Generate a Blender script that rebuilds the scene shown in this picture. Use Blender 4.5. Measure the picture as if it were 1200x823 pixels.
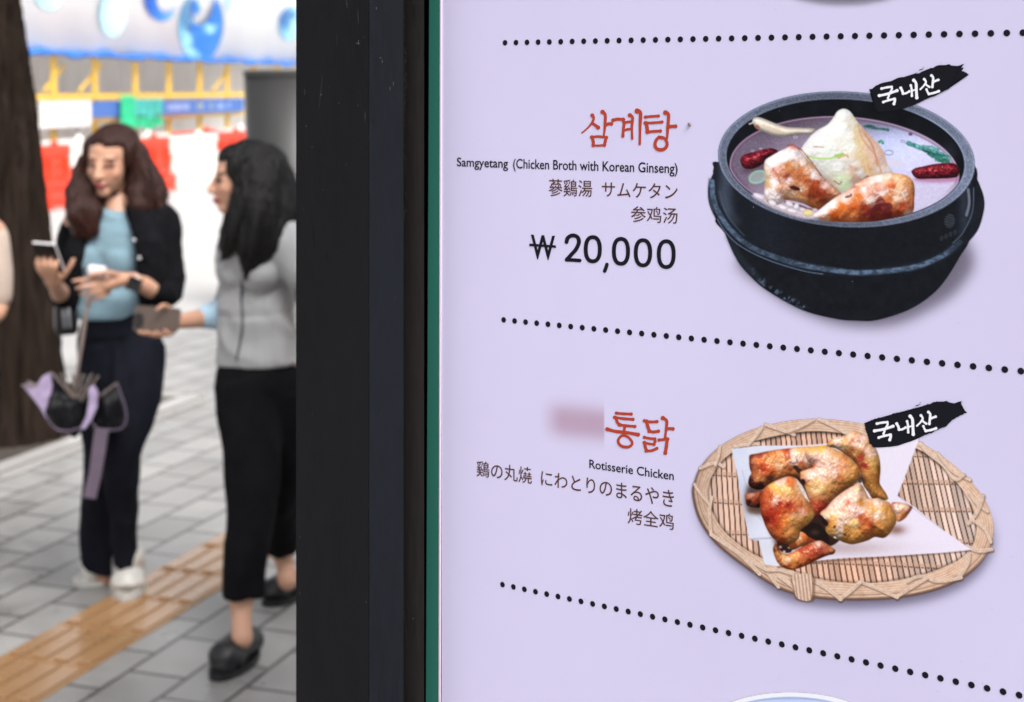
import bpy, bmesh, math, random
import numpy as np
from mathutils import Vector, Matrix, noise as mnoise
from mathutils.bvhtree import BVHTree

S = bpy.context.scene
for _o in list(bpy.data.objects):
    bpy.data.objects.remove(_o)
COL = S.collection
random.seed(7)

# ------------------------------------------------------------------ camera
F = 1800.0            # focal length in photograph pixels (photo is 1200 wide)
CH = 1.77             # camera height
HOR = 102.0           # horizon row in the photograph
cam_d = bpy.data.cameras.new("camera")
cam = bpy.data.objects.new("camera", cam_d)
COL.objects.link(cam)
cam.location = (0, 0, CH)
cam.rotation_euler = (math.radians(90), 0, 0)
cam_d.sensor_fit = 'HORIZONTAL'
cam_d.sensor_width = 36.0
cam_d.lens = F / 1200 * 36
cam_d.shift_y = -(411.5 - HOR) / 1200
cam_d.clip_start = 0.05
cam_d.clip_end = 500
cam_d.dof.use_dof = True
cam_d.dof.focus_distance = 1.11
cam_d.dof.aperture_fstop = 9.8
S.camera = cam

# ------------------------------------------------------------------ light
SUN_EL, SUN_AZ = 50.0, 148.0
w = bpy.data.worlds.new("World")
S.world = w
w.use_nodes = True
nt = w.node_tree
bg = nt.nodes["Background"]
sky = nt.nodes.new("ShaderNodeTexSky")
sky.sky_type = 'NISHITA'
sky.sun_disc = False
sky.sun_elevation = math.radians(SUN_EL)
sky.sun_rotation = math.radians(SUN_AZ)
sky.dust_density = 4.0
sky.ozone_density = 1.0
hs = nt.nodes.new("ShaderNodeHueSaturation")
hs.inputs["Saturation"].default_value = 0.13
nt.links.new(sky.outputs[0], hs.inputs["Color"])
nt.links.new(hs.outputs[0], bg.inputs["Color"])
bg.inputs["Strength"].default_value = 0.13
sun_d = bpy.data.lights.new("sun", 'SUN')
sun = bpy.data.objects.new("sun", sun_d)
COL.objects.link(sun)
sun_d.energy = 2.0
sun_d.angle = math.radians(25)
sun_d.color = (1.0, 0.965, 0.92)
_az, _el = math.radians(SUN_AZ), math.radians(SUN_EL)
_sd = Vector((math.sin(_az) * math.cos(_el), math.cos(_az) * math.cos(_el), math.sin(_el)))
sun.rotation_euler = _sd.to_track_quat('Z', 'Y').to_euler()
S.view_settings.view_transform = 'Standard'
S.view_settings.look = 'None'
S.view_settings.exposure = 0.85
S.view_settings.gamma = 1.0
S.view_settings.use_curve_mapping = False
S.render.engine = 'CYCLES'
S.cycles.use_denoising = True
S.cycles.max_bounces = 6

# ------------------------------------------------------------------ helpers
def ray(px, py):
    return Vector(((px - 600) / F, 1.0, (HOR - py) / F))

def at(px, py, Y):
    r = ray(px, py) * Y
    return Vector((r.x, r.y, r.z + CH))

def lin(c):
    c = np.asarray(c, dtype=np.float64) / 255.0
    return np.where(c <= 0.04045, c / 12.92, ((c + 0.055) / 1.055) ** 2.4)

def L(r, g, b, k=1.0):
    v = lin((r, g, b)) * k
    return (float(v[0]), float(v[1]), float(v[2]), 1.0)

def mat(name, col, rough=0.6, var=0.0, scale=(8, 8, 8), metal=0.0, bump=0.0, bscale=(40, 40, 40), spec=0.5, coat=0.0, attr=None, alpha=False, dark=None, rvar=0.0):
    m = bpy.data.materials.new(name)
    m.use_nodes = True
    n = m.node_tree
    b = n.nodes["Principled BSDF"]
    b.inputs["Roughness"].default_value = rough
    b.inputs["Metallic"].default_value = metal
    b.inputs["Specular IOR Level"].default_value = spec
    b.inputs["Coat Weight"].default_value = coat
    b.inputs["Coat Roughness"].default_value = 0.12
    tc = n.nodes.new("ShaderNodeTexCoord")
    src = None
    if attr:
        at_ = n.nodes.new("ShaderNodeVertexColor")
        at_.layer_name = attr
        src = at_.outputs["Color"]
        if alpha:
            n.links.new(at_.outputs["Alpha"], b.inputs["Alpha"])
    if var > 0:
        mp = n.nodes.new("ShaderNodeMapping")
        mp.inputs["Scale"].default_value = scale
        n.links.new(tc.outputs["Object"], mp.inputs[0])
        nz = n.nodes.new("ShaderNodeTexNoise")
        nz.inputs["Scale"].default_value = 1.0
        nz.inputs["Detail"].default_value = 6
        nz.inputs["Roughness"].default_value = 0.6
        n.links.new(mp.outputs[0], nz.inputs["Vector"])
        mx = n.nodes.new("ShaderNodeMix")
        mx.data_type = 'RGBA'
        rmp = n.nodes.new("ShaderNodeMapRange")
        rmp.inputs["From Min"].default_value = 0.3
        rmp.inputs["From Max"].default_value = 0.7
        n.links.new(nz.outputs["Fac"], rmp.inputs["Value"])
        n.links.new(rmp.outputs[0], mx.inputs[0])
        c0 = dark if dark else tuple(x * (1 - var) for x in col[:3]) + (1,)
        c1 = tuple(min(1, x * (1 + var)) for x in col[:3]) + (1,)
        if src is not None:
            mx.inputs[6].default_value = (1 - var,) * 3 + (1,)
            mx.inputs[7].default_value = (1, 1, 1, 1)
            ml = n.nodes.new("ShaderNodeMix")
            ml.data_type = 'RGBA'
            ml.blend_type = 'MULTIPLY'
            ml.inputs[0].default_value = 1.0
            n.links.new(src, ml.inputs[6])
            n.links.new(mx.outputs[2], ml.inputs[7])
            src = ml.outputs[2]
        else:
            mx.inputs[6].default_value = c0
            mx.inputs[7].default_value = c1
            src = mx.outputs[2]
        if rvar > 0:
            rr = n.nodes.new("ShaderNodeMapRange")
            rr.inputs["From Min"].default_value = 0.3
            rr.inputs["From Max"].default_value = 0.7
            rr.inputs["To Min"].default_value = max(0.03, rough - rvar)
            rr.inputs["To Max"].default_value = rough + rvar
            n.links.new(nz.outputs["Fac"], rr.inputs["Value"])
            n.links.new(rr.outputs[0], b.inputs["Roughness"])
    if src is not None:
        n.links.new(src, b.inputs["Base Color"])
    else:
        b.inputs["Base Color"].default_value = col
    if bump > 0:
        mp2 = n.nodes.new("ShaderNodeMapping")
        mp2.inputs["Scale"].default_value = bscale
        n.links.new(tc.outputs["Object"], mp2.inputs[0])
        nb = n.nodes.new("ShaderNodeTexNoise")
        nb.inputs["Scale"].default_value = 1.0
        nb.inputs["Detail"].default_value = 5
        n.links.new(mp2.outputs[0], nb.inputs["Vector"])
        bp = n.nodes.new("ShaderNodeBump")
        bp.inputs["Strength"].default_value = bump
        bp.inputs["Distance"].default_value = 0.01
        n.links.new(nb.outputs["Fac"], bp.inputs["Height"])
        n.links.new(bp.outputs[0], b.inputs["Normal"])
    return m

def thing(name, label, cat, loc=(0, 0, 0), group=None):
    o = bpy.data.objects.new(name, None)
    o.empty_display_size = 0.1
    COL.objects.link(o)
    o.location = loc
    o["label"] = label
    o["category"] = cat
    if group:
        o["group"] = group
    return o

def link(name, me, m, parent=None, local=False):
    """me is in world coordinates unless local"""
    o = bpy.data.objects.new(name, me)
    COL.objects.link(o)
    if m is not None:
        me.materials.clear()
        for x in (m if isinstance(m, (list, tuple)) else [m]):
            me.materials.append(x)
    if parent is not None:
        o.parent = parent
        if not local:
            base = Vector((0, 0, 0))
            p = parent
            while p is not None:
                base += p.location
                p = p.parent
            o.location = -base
    return o

def mesh_of(verts, faces, smooth=False):
    me = bpy.data.meshes.new("m")
    me.from_pydata([tuple(v) for v in verts], [], faces)
    me.update()
    if smooth:
        me.polygons.foreach_set("use_smooth", [True] * len(me.polygons))
    return me

def struct(name, me, m):
    o = link(name, me, m)
    o["kind"] = "structure"
    return o

class MB:
    """collects simple solids, builds one mesh"""
    def __init__(s):
        s.v, s.f = [], []
    def add(s, vs, fs):
        k = len(s.v)
        s.v += [Vector(v) for v in vs]
        s.f += [tuple(i + k for i in f) for f in fs]
        return s
    def frame_box(s, c, ax, ay, az, bev=0.0):
        """box: centre and three half-axis vectors"""
        c = Vector(c); ax = Vector(ax); ay = Vector(ay); az = Vector(az)
        if bev <= 0:
            vs = [c + i * ax + j * ay + k * az for i in (-1, 1) for j in (-1, 1) for k in (-1, 1)]
            return s.add(vs, [(0, 1, 3, 2), (4, 6, 7, 5), (0, 4, 5, 1), (2, 3, 7, 6), (0, 2, 6, 4), (1, 5, 7, 3)])
        bm = bmesh.new()
        bmesh.ops.create_cube(bm, size=2)
        for v in bm.verts:
            v.co = c + v.co.x * ax + v.co.y * ay + v.co.z * az
        bmesh.ops.bevel(bm, geom=list(bm.edges), offset=bev, segments=2, affect='EDGES', profile=0.5)
        bm.verts.index_update()
        s.add([v.co.copy() for v in bm.verts], [tuple(v.index for v in f.verts) for f in bm.faces])
        bm.free()
        return s
    def box(s, x0, x1, y0, y1, z0, z1, bev=0.0):
        return s.frame_box(((x0 + x1) / 2, (y0 + y1) / 2, (z0 + z1) / 2), ((x1 - x0) / 2, 0, 0), (0, (y1 - y0) / 2, 0), (0, 0, (z1 - z0) / 2), bev)
    def tube(s, pts, rad, seg=12, flat=1.0, up=(0, 1, 0), caps=True, sub=1):
        """rounded, tapering tube through pts"""
        P = [Vector(p) for p in pts]
        R = list(rad) if isinstance(rad, (list, tuple)) else [rad] * len(P)
        if sub > 1 and len(P) > 2:
            NP, NR = [], []
            for i in range(len(P) - 1):
                a = P[max(0, i - 1)]; b = P[i]; c = P[i + 1]; d = P[min(len(P) - 1, i + 2)]
                for k in range(sub):
                    t = k / sub
                    NP.append(0.5 * ((2 * b) + (c - a) * t + (2 * a - 5 * b + 4 * c - d) * t * t + (3 * b - a - 3 * c + d) * t ** 3))
                    NR.append(R[i] * (1 - t) + R[i + 1] * t)
            NP.append(P[-1]); NR.append(R[-1])
            P, R = NP, NR
        rings = []
        n = len(P)
        T = []
        for i in range(n):
            t = (P[min(n - 1, i + 1)] - P[max(0, i - 1)])
            T.append(t.normalized() if t.length > 1e-9 else Vector((0, 0, 1)))
        def fr(t):
            u = Vector(up)
            a = u.cross(t)
            if a.length < 0.05:
                a = Vector((1, 0, 0.01)).cross(t)
            a.normalize()
            return a, t.cross(a).normalized()
        seq = []
        if caps:
            for k in (80, 55, 28):
                q = math.radians(k)
                seq.append((P[0] - T[0] * R[0] * math.sin(q), R[0] * math.cos(q), T[0]))
        for i in range(n):
            seq.append((P[i], R[i], T[i]))
        if caps:
            for k in (28, 55, 80):
                q = math.radians(k)
                seq.append((P[-1] + T[-1] * R[-1] * math.sin(q), R[-1] * math.cos(q), T[-1]))
        vs, fs = [], []
        for (p, r, t) in seq:
            a, b = fr(t)
            for j in range(seg):
                h = 2 * math.pi * j / seg
                vs.append(p + a * r * math.cos(h) + b * r * flat * math.sin(h))
        for i in range(len(seq) - 1):
            for j in range(seg):
                k = (j + 1) % seg
                fs.append((i * seg + j, i * seg + k, (i + 1) * seg + k, (i + 1) * seg + j))
        fs.append(tuple(range(seg))[::-1])
        fs.append(tuple((len(seq) - 1) * seg + j for j in range(seg)))
        return s.add(vs, fs)
    def ell(s, c, r, M=None, seg=20):
        c = Vector(c)
        vs, fs = [], []
        nr = seg // 2
        for i in range(1, nr):
            th = math.pi * i / nr
            for j in range(seg):
                ph = 2 * math.pi * j / seg
                p = Vector((r[0] * math.sin(th) * math.cos(ph), r[1] * math.sin(th) * math.sin(ph), r[2] * math.cos(th)))
                vs.append(c + (M @ p if M is not None else p))
        top = len(vs)
        for z in (r[2], -r[2]):
            p = Vector((0, 0, z))
            vs.append(c + (M @ p if M is not None else p))
        for i in range(nr - 2):
            for j in range(seg):
                k = (j + 1) % seg
                fs.append((i * seg + j, (i + 1) * seg + j, (i + 1) * seg + k, i * seg + k))
        for j in range(seg):
            k = (j + 1) % seg
            fs.append((top, j, k))
            fs.append((top + 1, (nr - 2) * seg + k, (nr - 2) * seg + j))
        return s.add(vs, fs)
    def prism(s, poly, z0, z1):
        n = len(poly)
        ar = sum(poly[i][0] * poly[(i + 1) % n][1] - poly[(i + 1) % n][0] * poly[i][1] for i in range(n))
        if ar < 0:
            poly = poly[::-1]
        vs = [Vector((p[0], p[1], z0)) for p in poly] + [Vector((p[0], p[1], z1)) for p in poly]
        fs = [tuple(range(n))[::-1], tuple(range(n, 2 * n))]
        for i in range(n):
            k = (i + 1) % n
            fs.append((i, k, n + k, n + i))
        return s.add(vs, fs)
    def mesh(s, smooth=False):
        return mesh_of(s.v, s.f, smooth)
    def build(s, name, m, parent=None, smooth=False, local=False):
        return link(name, s.mesh(smooth), m, parent, local)
    def organic(s, name, m, parent=None, voxel=0.007, smooth=3, wrinkle=0.0, wfreq=(9, 9, 5), color=None, groove=0.0, wfunc=None):
        """fuse the solids into ONE continuous skin"""
        me = s.mesh()
        tmp = bpy.data.objects.new("tmp", me)
        COL.objects.link(tmp)
        r = tmp.modifiers.new("r", 'REMESH')
        r.mode = 'VOXEL'
        r.voxel_size = voxel
        if smooth:
            q = tmp.modifiers.new("s", 'SMOOTH')
            q.iterations = smooth
            q.factor = 0.5
        bpy.context.view_layer.update()
        out = bpy.data.meshes.new_from_object(tmp.evaluated_get(bpy.context.evaluated_depsgraph_get()))
        bpy.data.objects.remove(tmp)
        bpy.data.meshes.remove(me)
        if wrinkle > 0 or groove > 0:
            nm = [v.normal.copy() for v in out.vertices]
            for v, n_ in zip(out.vertices, nm):
                d = 0
                if wrinkle > 0:
                    q = Vector((v.co.x * wfreq[0], v.co.y * wfreq[1], v.co.z * wfreq[2] + (v.co.x * 4)))
                    d += wrinkle * (1 - 2 * abs(mnoise.noise(q)) * 1.6) * 0.6 + wrinkle * 0.5 * mnoise.noise(q * 2.3)
                if groove > 0:
                    q = Vector((v.co.x * 95, v.co.y * 95, v.co.z * 5))
                    d += groove * mnoise.noise(q) + groove * 0.7 * mnoise.noise(q * 0.4)
                v.co += n_ * d
        out.polygons.foreach_set("use_smooth", [True] * len(out.polygons))
        if color is not None:
            a = out.color_attributes.new("Col", 'FLOAT_COLOR', 'POINT')
            buf = np.empty((len(out.vertices), 4), np.float32)
            for i, v in enumerate(out.vertices):
                buf[i] = color(v.co)
            a.data.foreach_set("color", buf.ravel())
        out.update()
        return link(name, out, m, parent)

def bvh_of(o):
    me = o.data
    off = Vector((0, 0, 0))
    p = o
    while p is not None:
        off += p.location
        p = p.parent
    return BVHTree.FromPolygons([v.co + off for v in me.vertices], [tuple(q.vertices) for q in me.polygons])

def hit(bv, px, py, lift=0.002):
    d = ray(px, py).normalized()
    h = bv.ray_cast(Vector((0, 0, CH)), d)
    if h[0] is None:
        return None
    return h[0] - d * lift

# ------------------------------------------------------------------ sign plane
PD = Vector((2750.0, -1800.0, 0)).normalized()     # along the board, to the right
PN = Vector((PD.y, -PD.x, 0))                      # out of the board, to the street
P0 = Vector(((516 - 600) / F * 1.25, 1.25, 0))

def onplane(px, py=HOR, off=0.0):
    r = ray(px, py)
    base = P0 + PN * off
    k = base.dot(PN) / (r.x * PN.x + r.y * PN.y)
    return Vector((r.x * k, r.y * k, r.z * k + CH))

def sz(px, py):
    q = onplane(px, py)
    return (q - P0).dot(PD), q.z

def fromsz(s_, z, off):
    q = P0 + PD * s_ + PN * off
    return Vector((q.x, q.y, z))

# street frame: along the kerb / tactile strip, and across (to the right)
EA = Vector((0.3162, 0.9487, 0))
EB = Vector((0.9487, -0.3162, 0))
O0 = Vector((-1.487, 5.05, 0))
def st(a, b, z=0.0):
    q = O0 + EA * a + EB * b
    return Vector((q.x, q.y, z))
# ------------------------------------------------------------------ ground
m_ground = mat("street_concrete", (0.49, 0.478, 0.468, 1), 0.6, 0.08, (0.8, 0.8, 0.8))
m_kerb = mat("granite", (0.40, 0.39, 0.38, 1), 0.45, 0.15, (60, 60, 60))
ROADZ = -0.12
struct("ground", mesh_of([(-250, -250, ROADZ - .01), (250, -250, ROADZ - .01), (250, 250, ROADZ - .01), (-250, 250, ROADZ - .01)], [(0, 1, 2, 3)]), m_ground)
KB = -2.72
struct("road", mesh_of([st(-60, KB - 9, ROADZ), st(-60, KB - .05, ROADZ), st(90, KB - .05, ROADZ), st(90, KB - 9, ROADZ)], [(0, 1, 2, 3)]), m_ground)

def paver_material():
    m = bpy.data.materials.new("grey_pavers")
    m.use_nodes = True
    n = m.node_tree
    b = n.nodes["Principled BSDF"]
    tc = n.nodes.new("ShaderNodeTexCoord")
    mp = n.nodes.new("ShaderNodeMapping")
    mp.inputs["Rotation"].default_value = (0, 0, -math.atan2(EA.y, EA.x))
    n.links.new(tc.outputs["Object"], mp.inputs[0])
    nz0 = n.nodes.new("ShaderNodeTexNoise")
    nz0.inputs["Scale"].default_value = 1.6
    br = n.nodes.new("ShaderNodeTexBrick")
    br.offset = 0.5
    br.inputs["Color1"].default_value = L(143, 141, 139)
    br.inputs["Color2"].default_value = L(163, 161, 159)
    br.inputs["Mortar"].default_value = L(84, 82, 80)
    br.inputs["Scale"].default_value = 1.0
    br.inputs["Mortar Size"].default_value = 0.0085
    br.inputs["Mortar Smooth"].default_value = 0.3
    br.inputs["Brick Width"].default_value = 0.30
    br.inputs["Row Height"].default_value = 0.198
    n.links.new(mp.outputs[0], br.inputs["Vector"])
    nz = n.nodes.new("ShaderNodeTexNoise")
    nz.inputs["Scale"].default_value = 3.2
    nz.inputs["Detail"].default_value = 7
    nz.inputs["Roughness"].default_value = 0.65
    n.links.new(tc.outputs["Object"], nz.inputs["Vector"])
    mr = n.nodes.new("ShaderNodeMapRange")
    mr.inputs["From Min"].default_value = 0.3
    mr.inputs["From Max"].default_value = 0.7
    mr.inputs["To Min"].default_value = 0.72
    mr.inputs["To Max"].default_value = 1.2
    n.links.new(nz.outputs["Fac"], mr.inputs[0])
    ml = n.nodes.new("ShaderNodeMix")
    ml.data_type = 'RGBA'
    ml.blend_type = 'MULTIPLY'
    ml.inputs[0].default_value = 1
    n.links.new(br.outputs["Color"], ml.inputs[6])
    n.links.new(mr.outputs[0], ml.inputs[7])
    n.links.new(ml.outputs[2], b.inputs["Base Color"])
    rr = n.nodes.new("ShaderNodeMapRange")
    rr.inputs["From Min"].default_value = 0.35
    rr.inputs["From Max"].default_value = 0.65
    rr.inputs["To Min"].default_value = 0.26
    rr.inputs["To Max"].default_value = 0.6
    n.links.new(nz.outputs["Fac"], rr.inputs[0])
    n.links.new(rr.outputs[0], b.inputs["Roughness"])
    bp = n.nodes.new("ShaderNodeBump")
    bp.inputs["Strength"].default_value = 0.6
    bp.inputs["Distance"].default_value = 0.004
    bp.invert = True
    n.links.new(br.outputs["Fac"], bp.inputs["Height"])
    n.links.new(bp.outputs[0], b.inputs["Normal"])
    return m
m_paver = paver_material()
pv = MB()
pv.prism([st(-12, KB), st(60, KB), st(60, 9), st(-12, 9)], ROADZ - .3, 0)
struct("pavement", pv.mesh(), m_paver)
kb = MB()
for i in range(-12, 60):
    c = st(i + .5, KB - .077, -.14)
    kb.frame_box(c, EA * .496, EB * .075, (0, 0, .142), .01)
struct("kerb", kb.mesh(), m_kerb)

m_tac = mat("ochre_paver", L(174, 134, 94), 0.30, 0.09, (2.2, 2.2, 2.2), rvar=0.10, spec=.7, coat=.35)
tp = MB()
TW = 0.32
for i in range(-14, 60):
    a0 = i * .3
    tp.frame_box(st(a0 + .15, TW / 2, .002), EA * .1475, EB * (TW / 2), (0, 0, .004))
    for k in range(4):
        tp.frame_box(st(a0 + .15, TW * (k + .5) / 4, .0075), EA * .133, EB * .0225, (0, 0, .0035), .003)
struct("tactile_path", tp.mesh(), m_tac)

# tree pit: pale granite edging round dark soil
m_soil = mat("soil", (0.055, 0.043, 0.035, 1), 0.9, 0.4, (12, 12, 12), bump=.8)
pit = MB()
PB0, PB1, PA0, PA1 = -2.55, -1.38, 1.35, 3.35
for (a0, a1, b0, b1) in ((PA0, PA1, PB1 - .10, PB1), (PA0, PA1, PB0, PB0 + .10), (PA0, PA0 + .10, PB0 + .10, PB1 - .10), (PA1 - .10, PA1, PB0 + .10, PB1 - .10)):
    pit.frame_box(st((a0 + a1) / 2, (b0 + b1) / 2, .016), EA * ((a1 - a0) / 2), EB * ((b1 - b0) / 2), (0, 0, .018), .006)
t_pit = pit.build("tree_pit_edging", mat("pale_granite", (0.40, 0.385, 0.37, 1), 0.35, 0.1, (20, 20, 20)))
t_pit["label"] = "pale granite edging set in the paving around the tree trunk"
t_pit["category"] = "edging"
struct("soil", mesh_of([st(PA0 + .1, PB0 + .1, .006), st(PA1 - .1, PB0 + .1, .006), st(PA1 - .1, PB1 - .1, .006), st(PA0 + .1, PB1 - .1, .006)], [(0, 1, 2, 3)]), m_soil)

# ------------------------------------------------------------------ tree
TB = at(5, 500, 7.8); TB.z = 0
tree = thing("street_tree", "street tree with thick dark brown trunk standing in the granite edged pit", "tree", TB)
def bark_tube(pts, rad, seg, amp):
    mb = MB().tube(pts, rad, seg, sub=18, caps=False)
    for v in mb.v:
        ax = Vector((TB.x, TB.y, 0))
        d = Vector((v.x - pts[0][0], v.y - pts[0][1], 0))
        a = math.atan2(d.y, d.x)
        q = Vector((math.cos(a) * 5, math.sin(a) * 5, v.z * 1.3))
        g = mnoise.noise(q * 1.5) + .8 * (1 - 2.5 * abs(mnoise.noise(Vector((q.x * 4, q.y * 4, q.z * 1.6)))))
        if d.length > 1e-4:
            v += d.normalized() * (amp * g)
    return mb
def trpt(px, py):
    q = at(px, py, 7.8)
    return q
tp_ = [Vector((TB.x, TB.y, -.05)), Vector((TB.x + .0, TB.y, .12)), Vector((TB.x - .01, TB.y, .6)), Vector((TB.x - .06, TB.y, 1.3)), Vector((TB.x - .14, TB.y, 1.9)), Vector((TB.x - .21, TB.y + .02, 2.6)), Vector((TB.x - .2, TB.y + .05, 3.5))]
m_bark = mat("bark", L(56, 46, 40, .46), 0.95, 0.62, (26, 26, 2.6), bump=1.0, bscale=(50, 50, 9), spec=.04)
tr = bark_tube(tp_, [.34, .285, .262, .247, .25, .225, .19], 110, .020)
trunk = tr.build("trunk", m_bark, tree, True)
brn = MB()
for k in range(7):
    a = k * 2.4 + .3
    z0 = 2.9 + .12 * k
    b = Vector((TB.x - .2, TB.y + .05, z0))
    e = b + Vector((math.cos(a) * (1.3 + .2 * (k % 3)), math.sin(a) * (1.3 + .2 * (k % 3)), 1.4 + .25 * k))
    mid = (b + e) / 2 + Vector((0, 0, -.15))
    brn.tube([b, mid, e], [.1 - .006 * k, .06, .02], 10, sub=4)
    for j in range(3):
        q = b.lerp(e, .45 + .2 * j)
        brn.tube([q, q + Vector((random.uniform(-.6, .6), random.uniform(-.6, .6), .5))], [.03, .008], 6)
brn.build("limb", m_bark, tree, True)
lf = MB()
for k in range(4200):
    while True:
        p = Vector((random.uniform(-1, 1), random.uniform(-1, 1), random.uniform(-1, 1)))
        if p.length < 1 and mnoise.noise(p * 3.1) > -.12:
            break
    c = Vector((TB.x - .2 + p.x * 2.1, TB.y + p.y * 2.1, 5.3 + p.z * 1.5))
    n_ = Vector((random.uniform(-1, 1), random.uniform(-1, 1), random.uniform(.1, 1))).normalized()
    a = n_.orthogonal().normalized() * random.uniform(.05, .09)
    b = n_.cross(a) * .6
    k0 = len(lf.v)
    lf.v += [c - a, c - b * .8 + n_ * .01, c + a, c + b * .8 + n_ * .01]
    lf.f.append((k0, k0 + 1, k0 + 2, k0 + 3))
m_leaf = mat("leaf", (0.055, 0.10, 0.03, 1), 0.5, 0.4, (3, 3, 3))
lf.build("crown", m_leaf, tree)

# ------------------------------------------------------------------ building behind the sign
m_wall = mat("dark_cladding", (0.12, 0.115, 0.115, 1), 0.5, 0.12, (3, 3, 3), bump=.15)
bd = thing("shop_building", "dark clad corner of the shop building that carries the menu board", "building", onplane(352, HOR, -.06) * Vector((1, 1, 0)) if False else Vector((onplane(352, HOR, -.06).x, onplane(352, HOR, -.06).y, 0)))
c0 = onplane(356, HOR, -.055)
Lw = 2.6
MB().prism([(c0 + PD * a - PN * b).to_2d()[:] for a, b in ((0, 0), (Lw, 0), (Lw, 3.0), (0, 3.0))], -.05, 3.9).build("wall", m_wall, bd)
MB().prism([(c0 + PD * a - PN * b).to_2d()[:] for a, b in ((-.012, -.01), (Lw + .02, -.01), (Lw + .02, 3.02), (-.012, 3.02))], 3.903, 4.1).build("cornice", m_wall, bd)

# ------------------------------------------------------------------ black post at the edge of the board
def wear_material(name, base, dark, chip, edge_s=None):
    m = mat(name, base, 0.5, 0.0)
    n = m.node_tree
    b = n.nodes["Principled BSDF"]
    b.inputs["Specular IOR Level"].default_value = .12
    tc = n.nodes.new("ShaderNodeTexCoord")
    def nz(sc, lo, hi, detail=6):
        mp = n.nodes.new("ShaderNodeMapping")
        mp.inputs["Scale"].default_value = sc
        n.links.new(tc.outputs["Object"], mp.inputs[0])
        t = n.nodes.new("ShaderNodeTexNoise")
        t.inputs["Scale"].default_value = 1
        t.inputs["Detail"].default_value = detail
        n.links.new(mp.outputs[0], t.inputs["Vector"])
        r = n.nodes.new("ShaderNodeMapRange")
        r.inputs["From Min"].default_value = lo
        r.inputs["From Max"].default_value = hi
        n.links.new(t.outputs["Fac"], r.inputs[0])
        return r.outputs[0]
    def mix(f, a, c):
        x = n.nodes.new("ShaderNodeMix")
        x.data_type = 'RGBA'
        n.links.new(f, x.inputs[0])
        for i, q in ((6, a), (7, c)):
            if isinstance(q, tuple):
                x.inputs[i].default_value = q
            else:
                n.links.new(q, x.inputs[i])
        return x.outputs[2]
    c = mix(nz((9, 9, 2.2), .35, .65), dark, base)
    c = mix(nz((300, 300, 40), .35, .85, 3), c, tuple(x * 1.18 for x in base[:3]) + (1,))
    c = mix(nz((150, 150, 26), .70, .74, 4), c, tuple(x * .4 for x in base[:3]) + (1,))
    c = mix(nz((420, 420, 240), .76, .80, 3), c, chip)
    n.links.new(c, b.inputs["Base Color"])
    rr = n.nodes.new("ShaderNodeMapRange")
    rr.inputs["To Min"].default_value = .38
    rr.inputs["To Max"].default_value = .62
    n.links.new(nz((40, 40, 6), .3, .7), rr.inputs[0])
    n.links.new(rr.outputs[0], b.inputs["Roughness"])
    return m
PZ0, PZ1 = 0.0, 2.75
pa0, pa1 = onplane(347, HOR, .04), onplane(432, HOR, .04)
pb1 = onplane(473, HOR, .030)
pc0, pc1 = onplane(473.4, HOR, .022), onplane(497, HOR, .022)
post = thing("sign_post", "scuffed black metal post standing beside the green edge of the menu board", "post", Vector((pa1.x, pa1.y, 0)))
bk = -PN
def poly(*pts):
    return [(p.x, p.y) for p in pts]
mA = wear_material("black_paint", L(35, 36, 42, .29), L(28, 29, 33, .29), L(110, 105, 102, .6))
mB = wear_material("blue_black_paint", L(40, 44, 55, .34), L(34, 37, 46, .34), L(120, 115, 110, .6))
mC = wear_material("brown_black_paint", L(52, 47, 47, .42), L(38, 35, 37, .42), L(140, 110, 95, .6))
MB().prism(poly(pa0, pa1, onplane(432, HOR, -.03), onplane(352, HOR, -.03)), PZ0, PZ1).build("wide_face", mA, post)
MB().prism(poly(pa1 + PD * .0005, pb1, onplane(472.5, HOR, -.03), onplane(432.5, HOR, -.03)), PZ0, PZ1).build("corner_strip", mB, post)
tb = MB().prism(poly(pc0, pc1, onplane(496.5, HOR, -.012), onplane(474, HOR, -.012)), PZ0, PZ1)
tb.build("edge_trim", mC, post)
# chipped paint along the corner
m_chip = mat("bare_chip", L(18, 15, 14), 0.8)
m_rust = mat("rust_chip", L(84, 68, 58, .5), 0.8, .3, (400, 400, 400))
for mm, cnt, nm, wd in ((m_rust, 60, "worn_edge", .8), (m_chip, 46, "paint_chip", .8)):
    ch = MB()
    for i in range(cnt):
        py = random.choice([random.gauss(95, 28), random.gauss(120, 70), random.uniform(0, 260)])
        if py > 300: continue
        px = 474.3 + random.gauss(0, .9) + (1.0 if nm == "paint_chip" else 0)
        s0, z0 = sz(px, py)
        q0 = onplane(max(px, 473.7), py, .0222 + (.0004 if nm == "paint_chip" else .0002))
        hw = random.uniform(.0002, .0006) * wd
        hh = random.uniform(.0004, .003) * (1.3 if nm == "paint_chip" else .8)
        n0 = 7
        k0 = len(ch.v)
        for j in range(n0):
            a = 2 * math.pi * j / n0
            rr = random.uniform(.6, 1.2)
            ch.v.append(q0 + PD * (hw * rr * math.cos(a)) + Vector((0, 0, hh * rr * math.sin(a))))
        ch.f.append(tuple(range(k0, k0 + n0)))
    ch.build(nm, mm, post)["kind"] = "stuff"
sc = MB()
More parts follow.
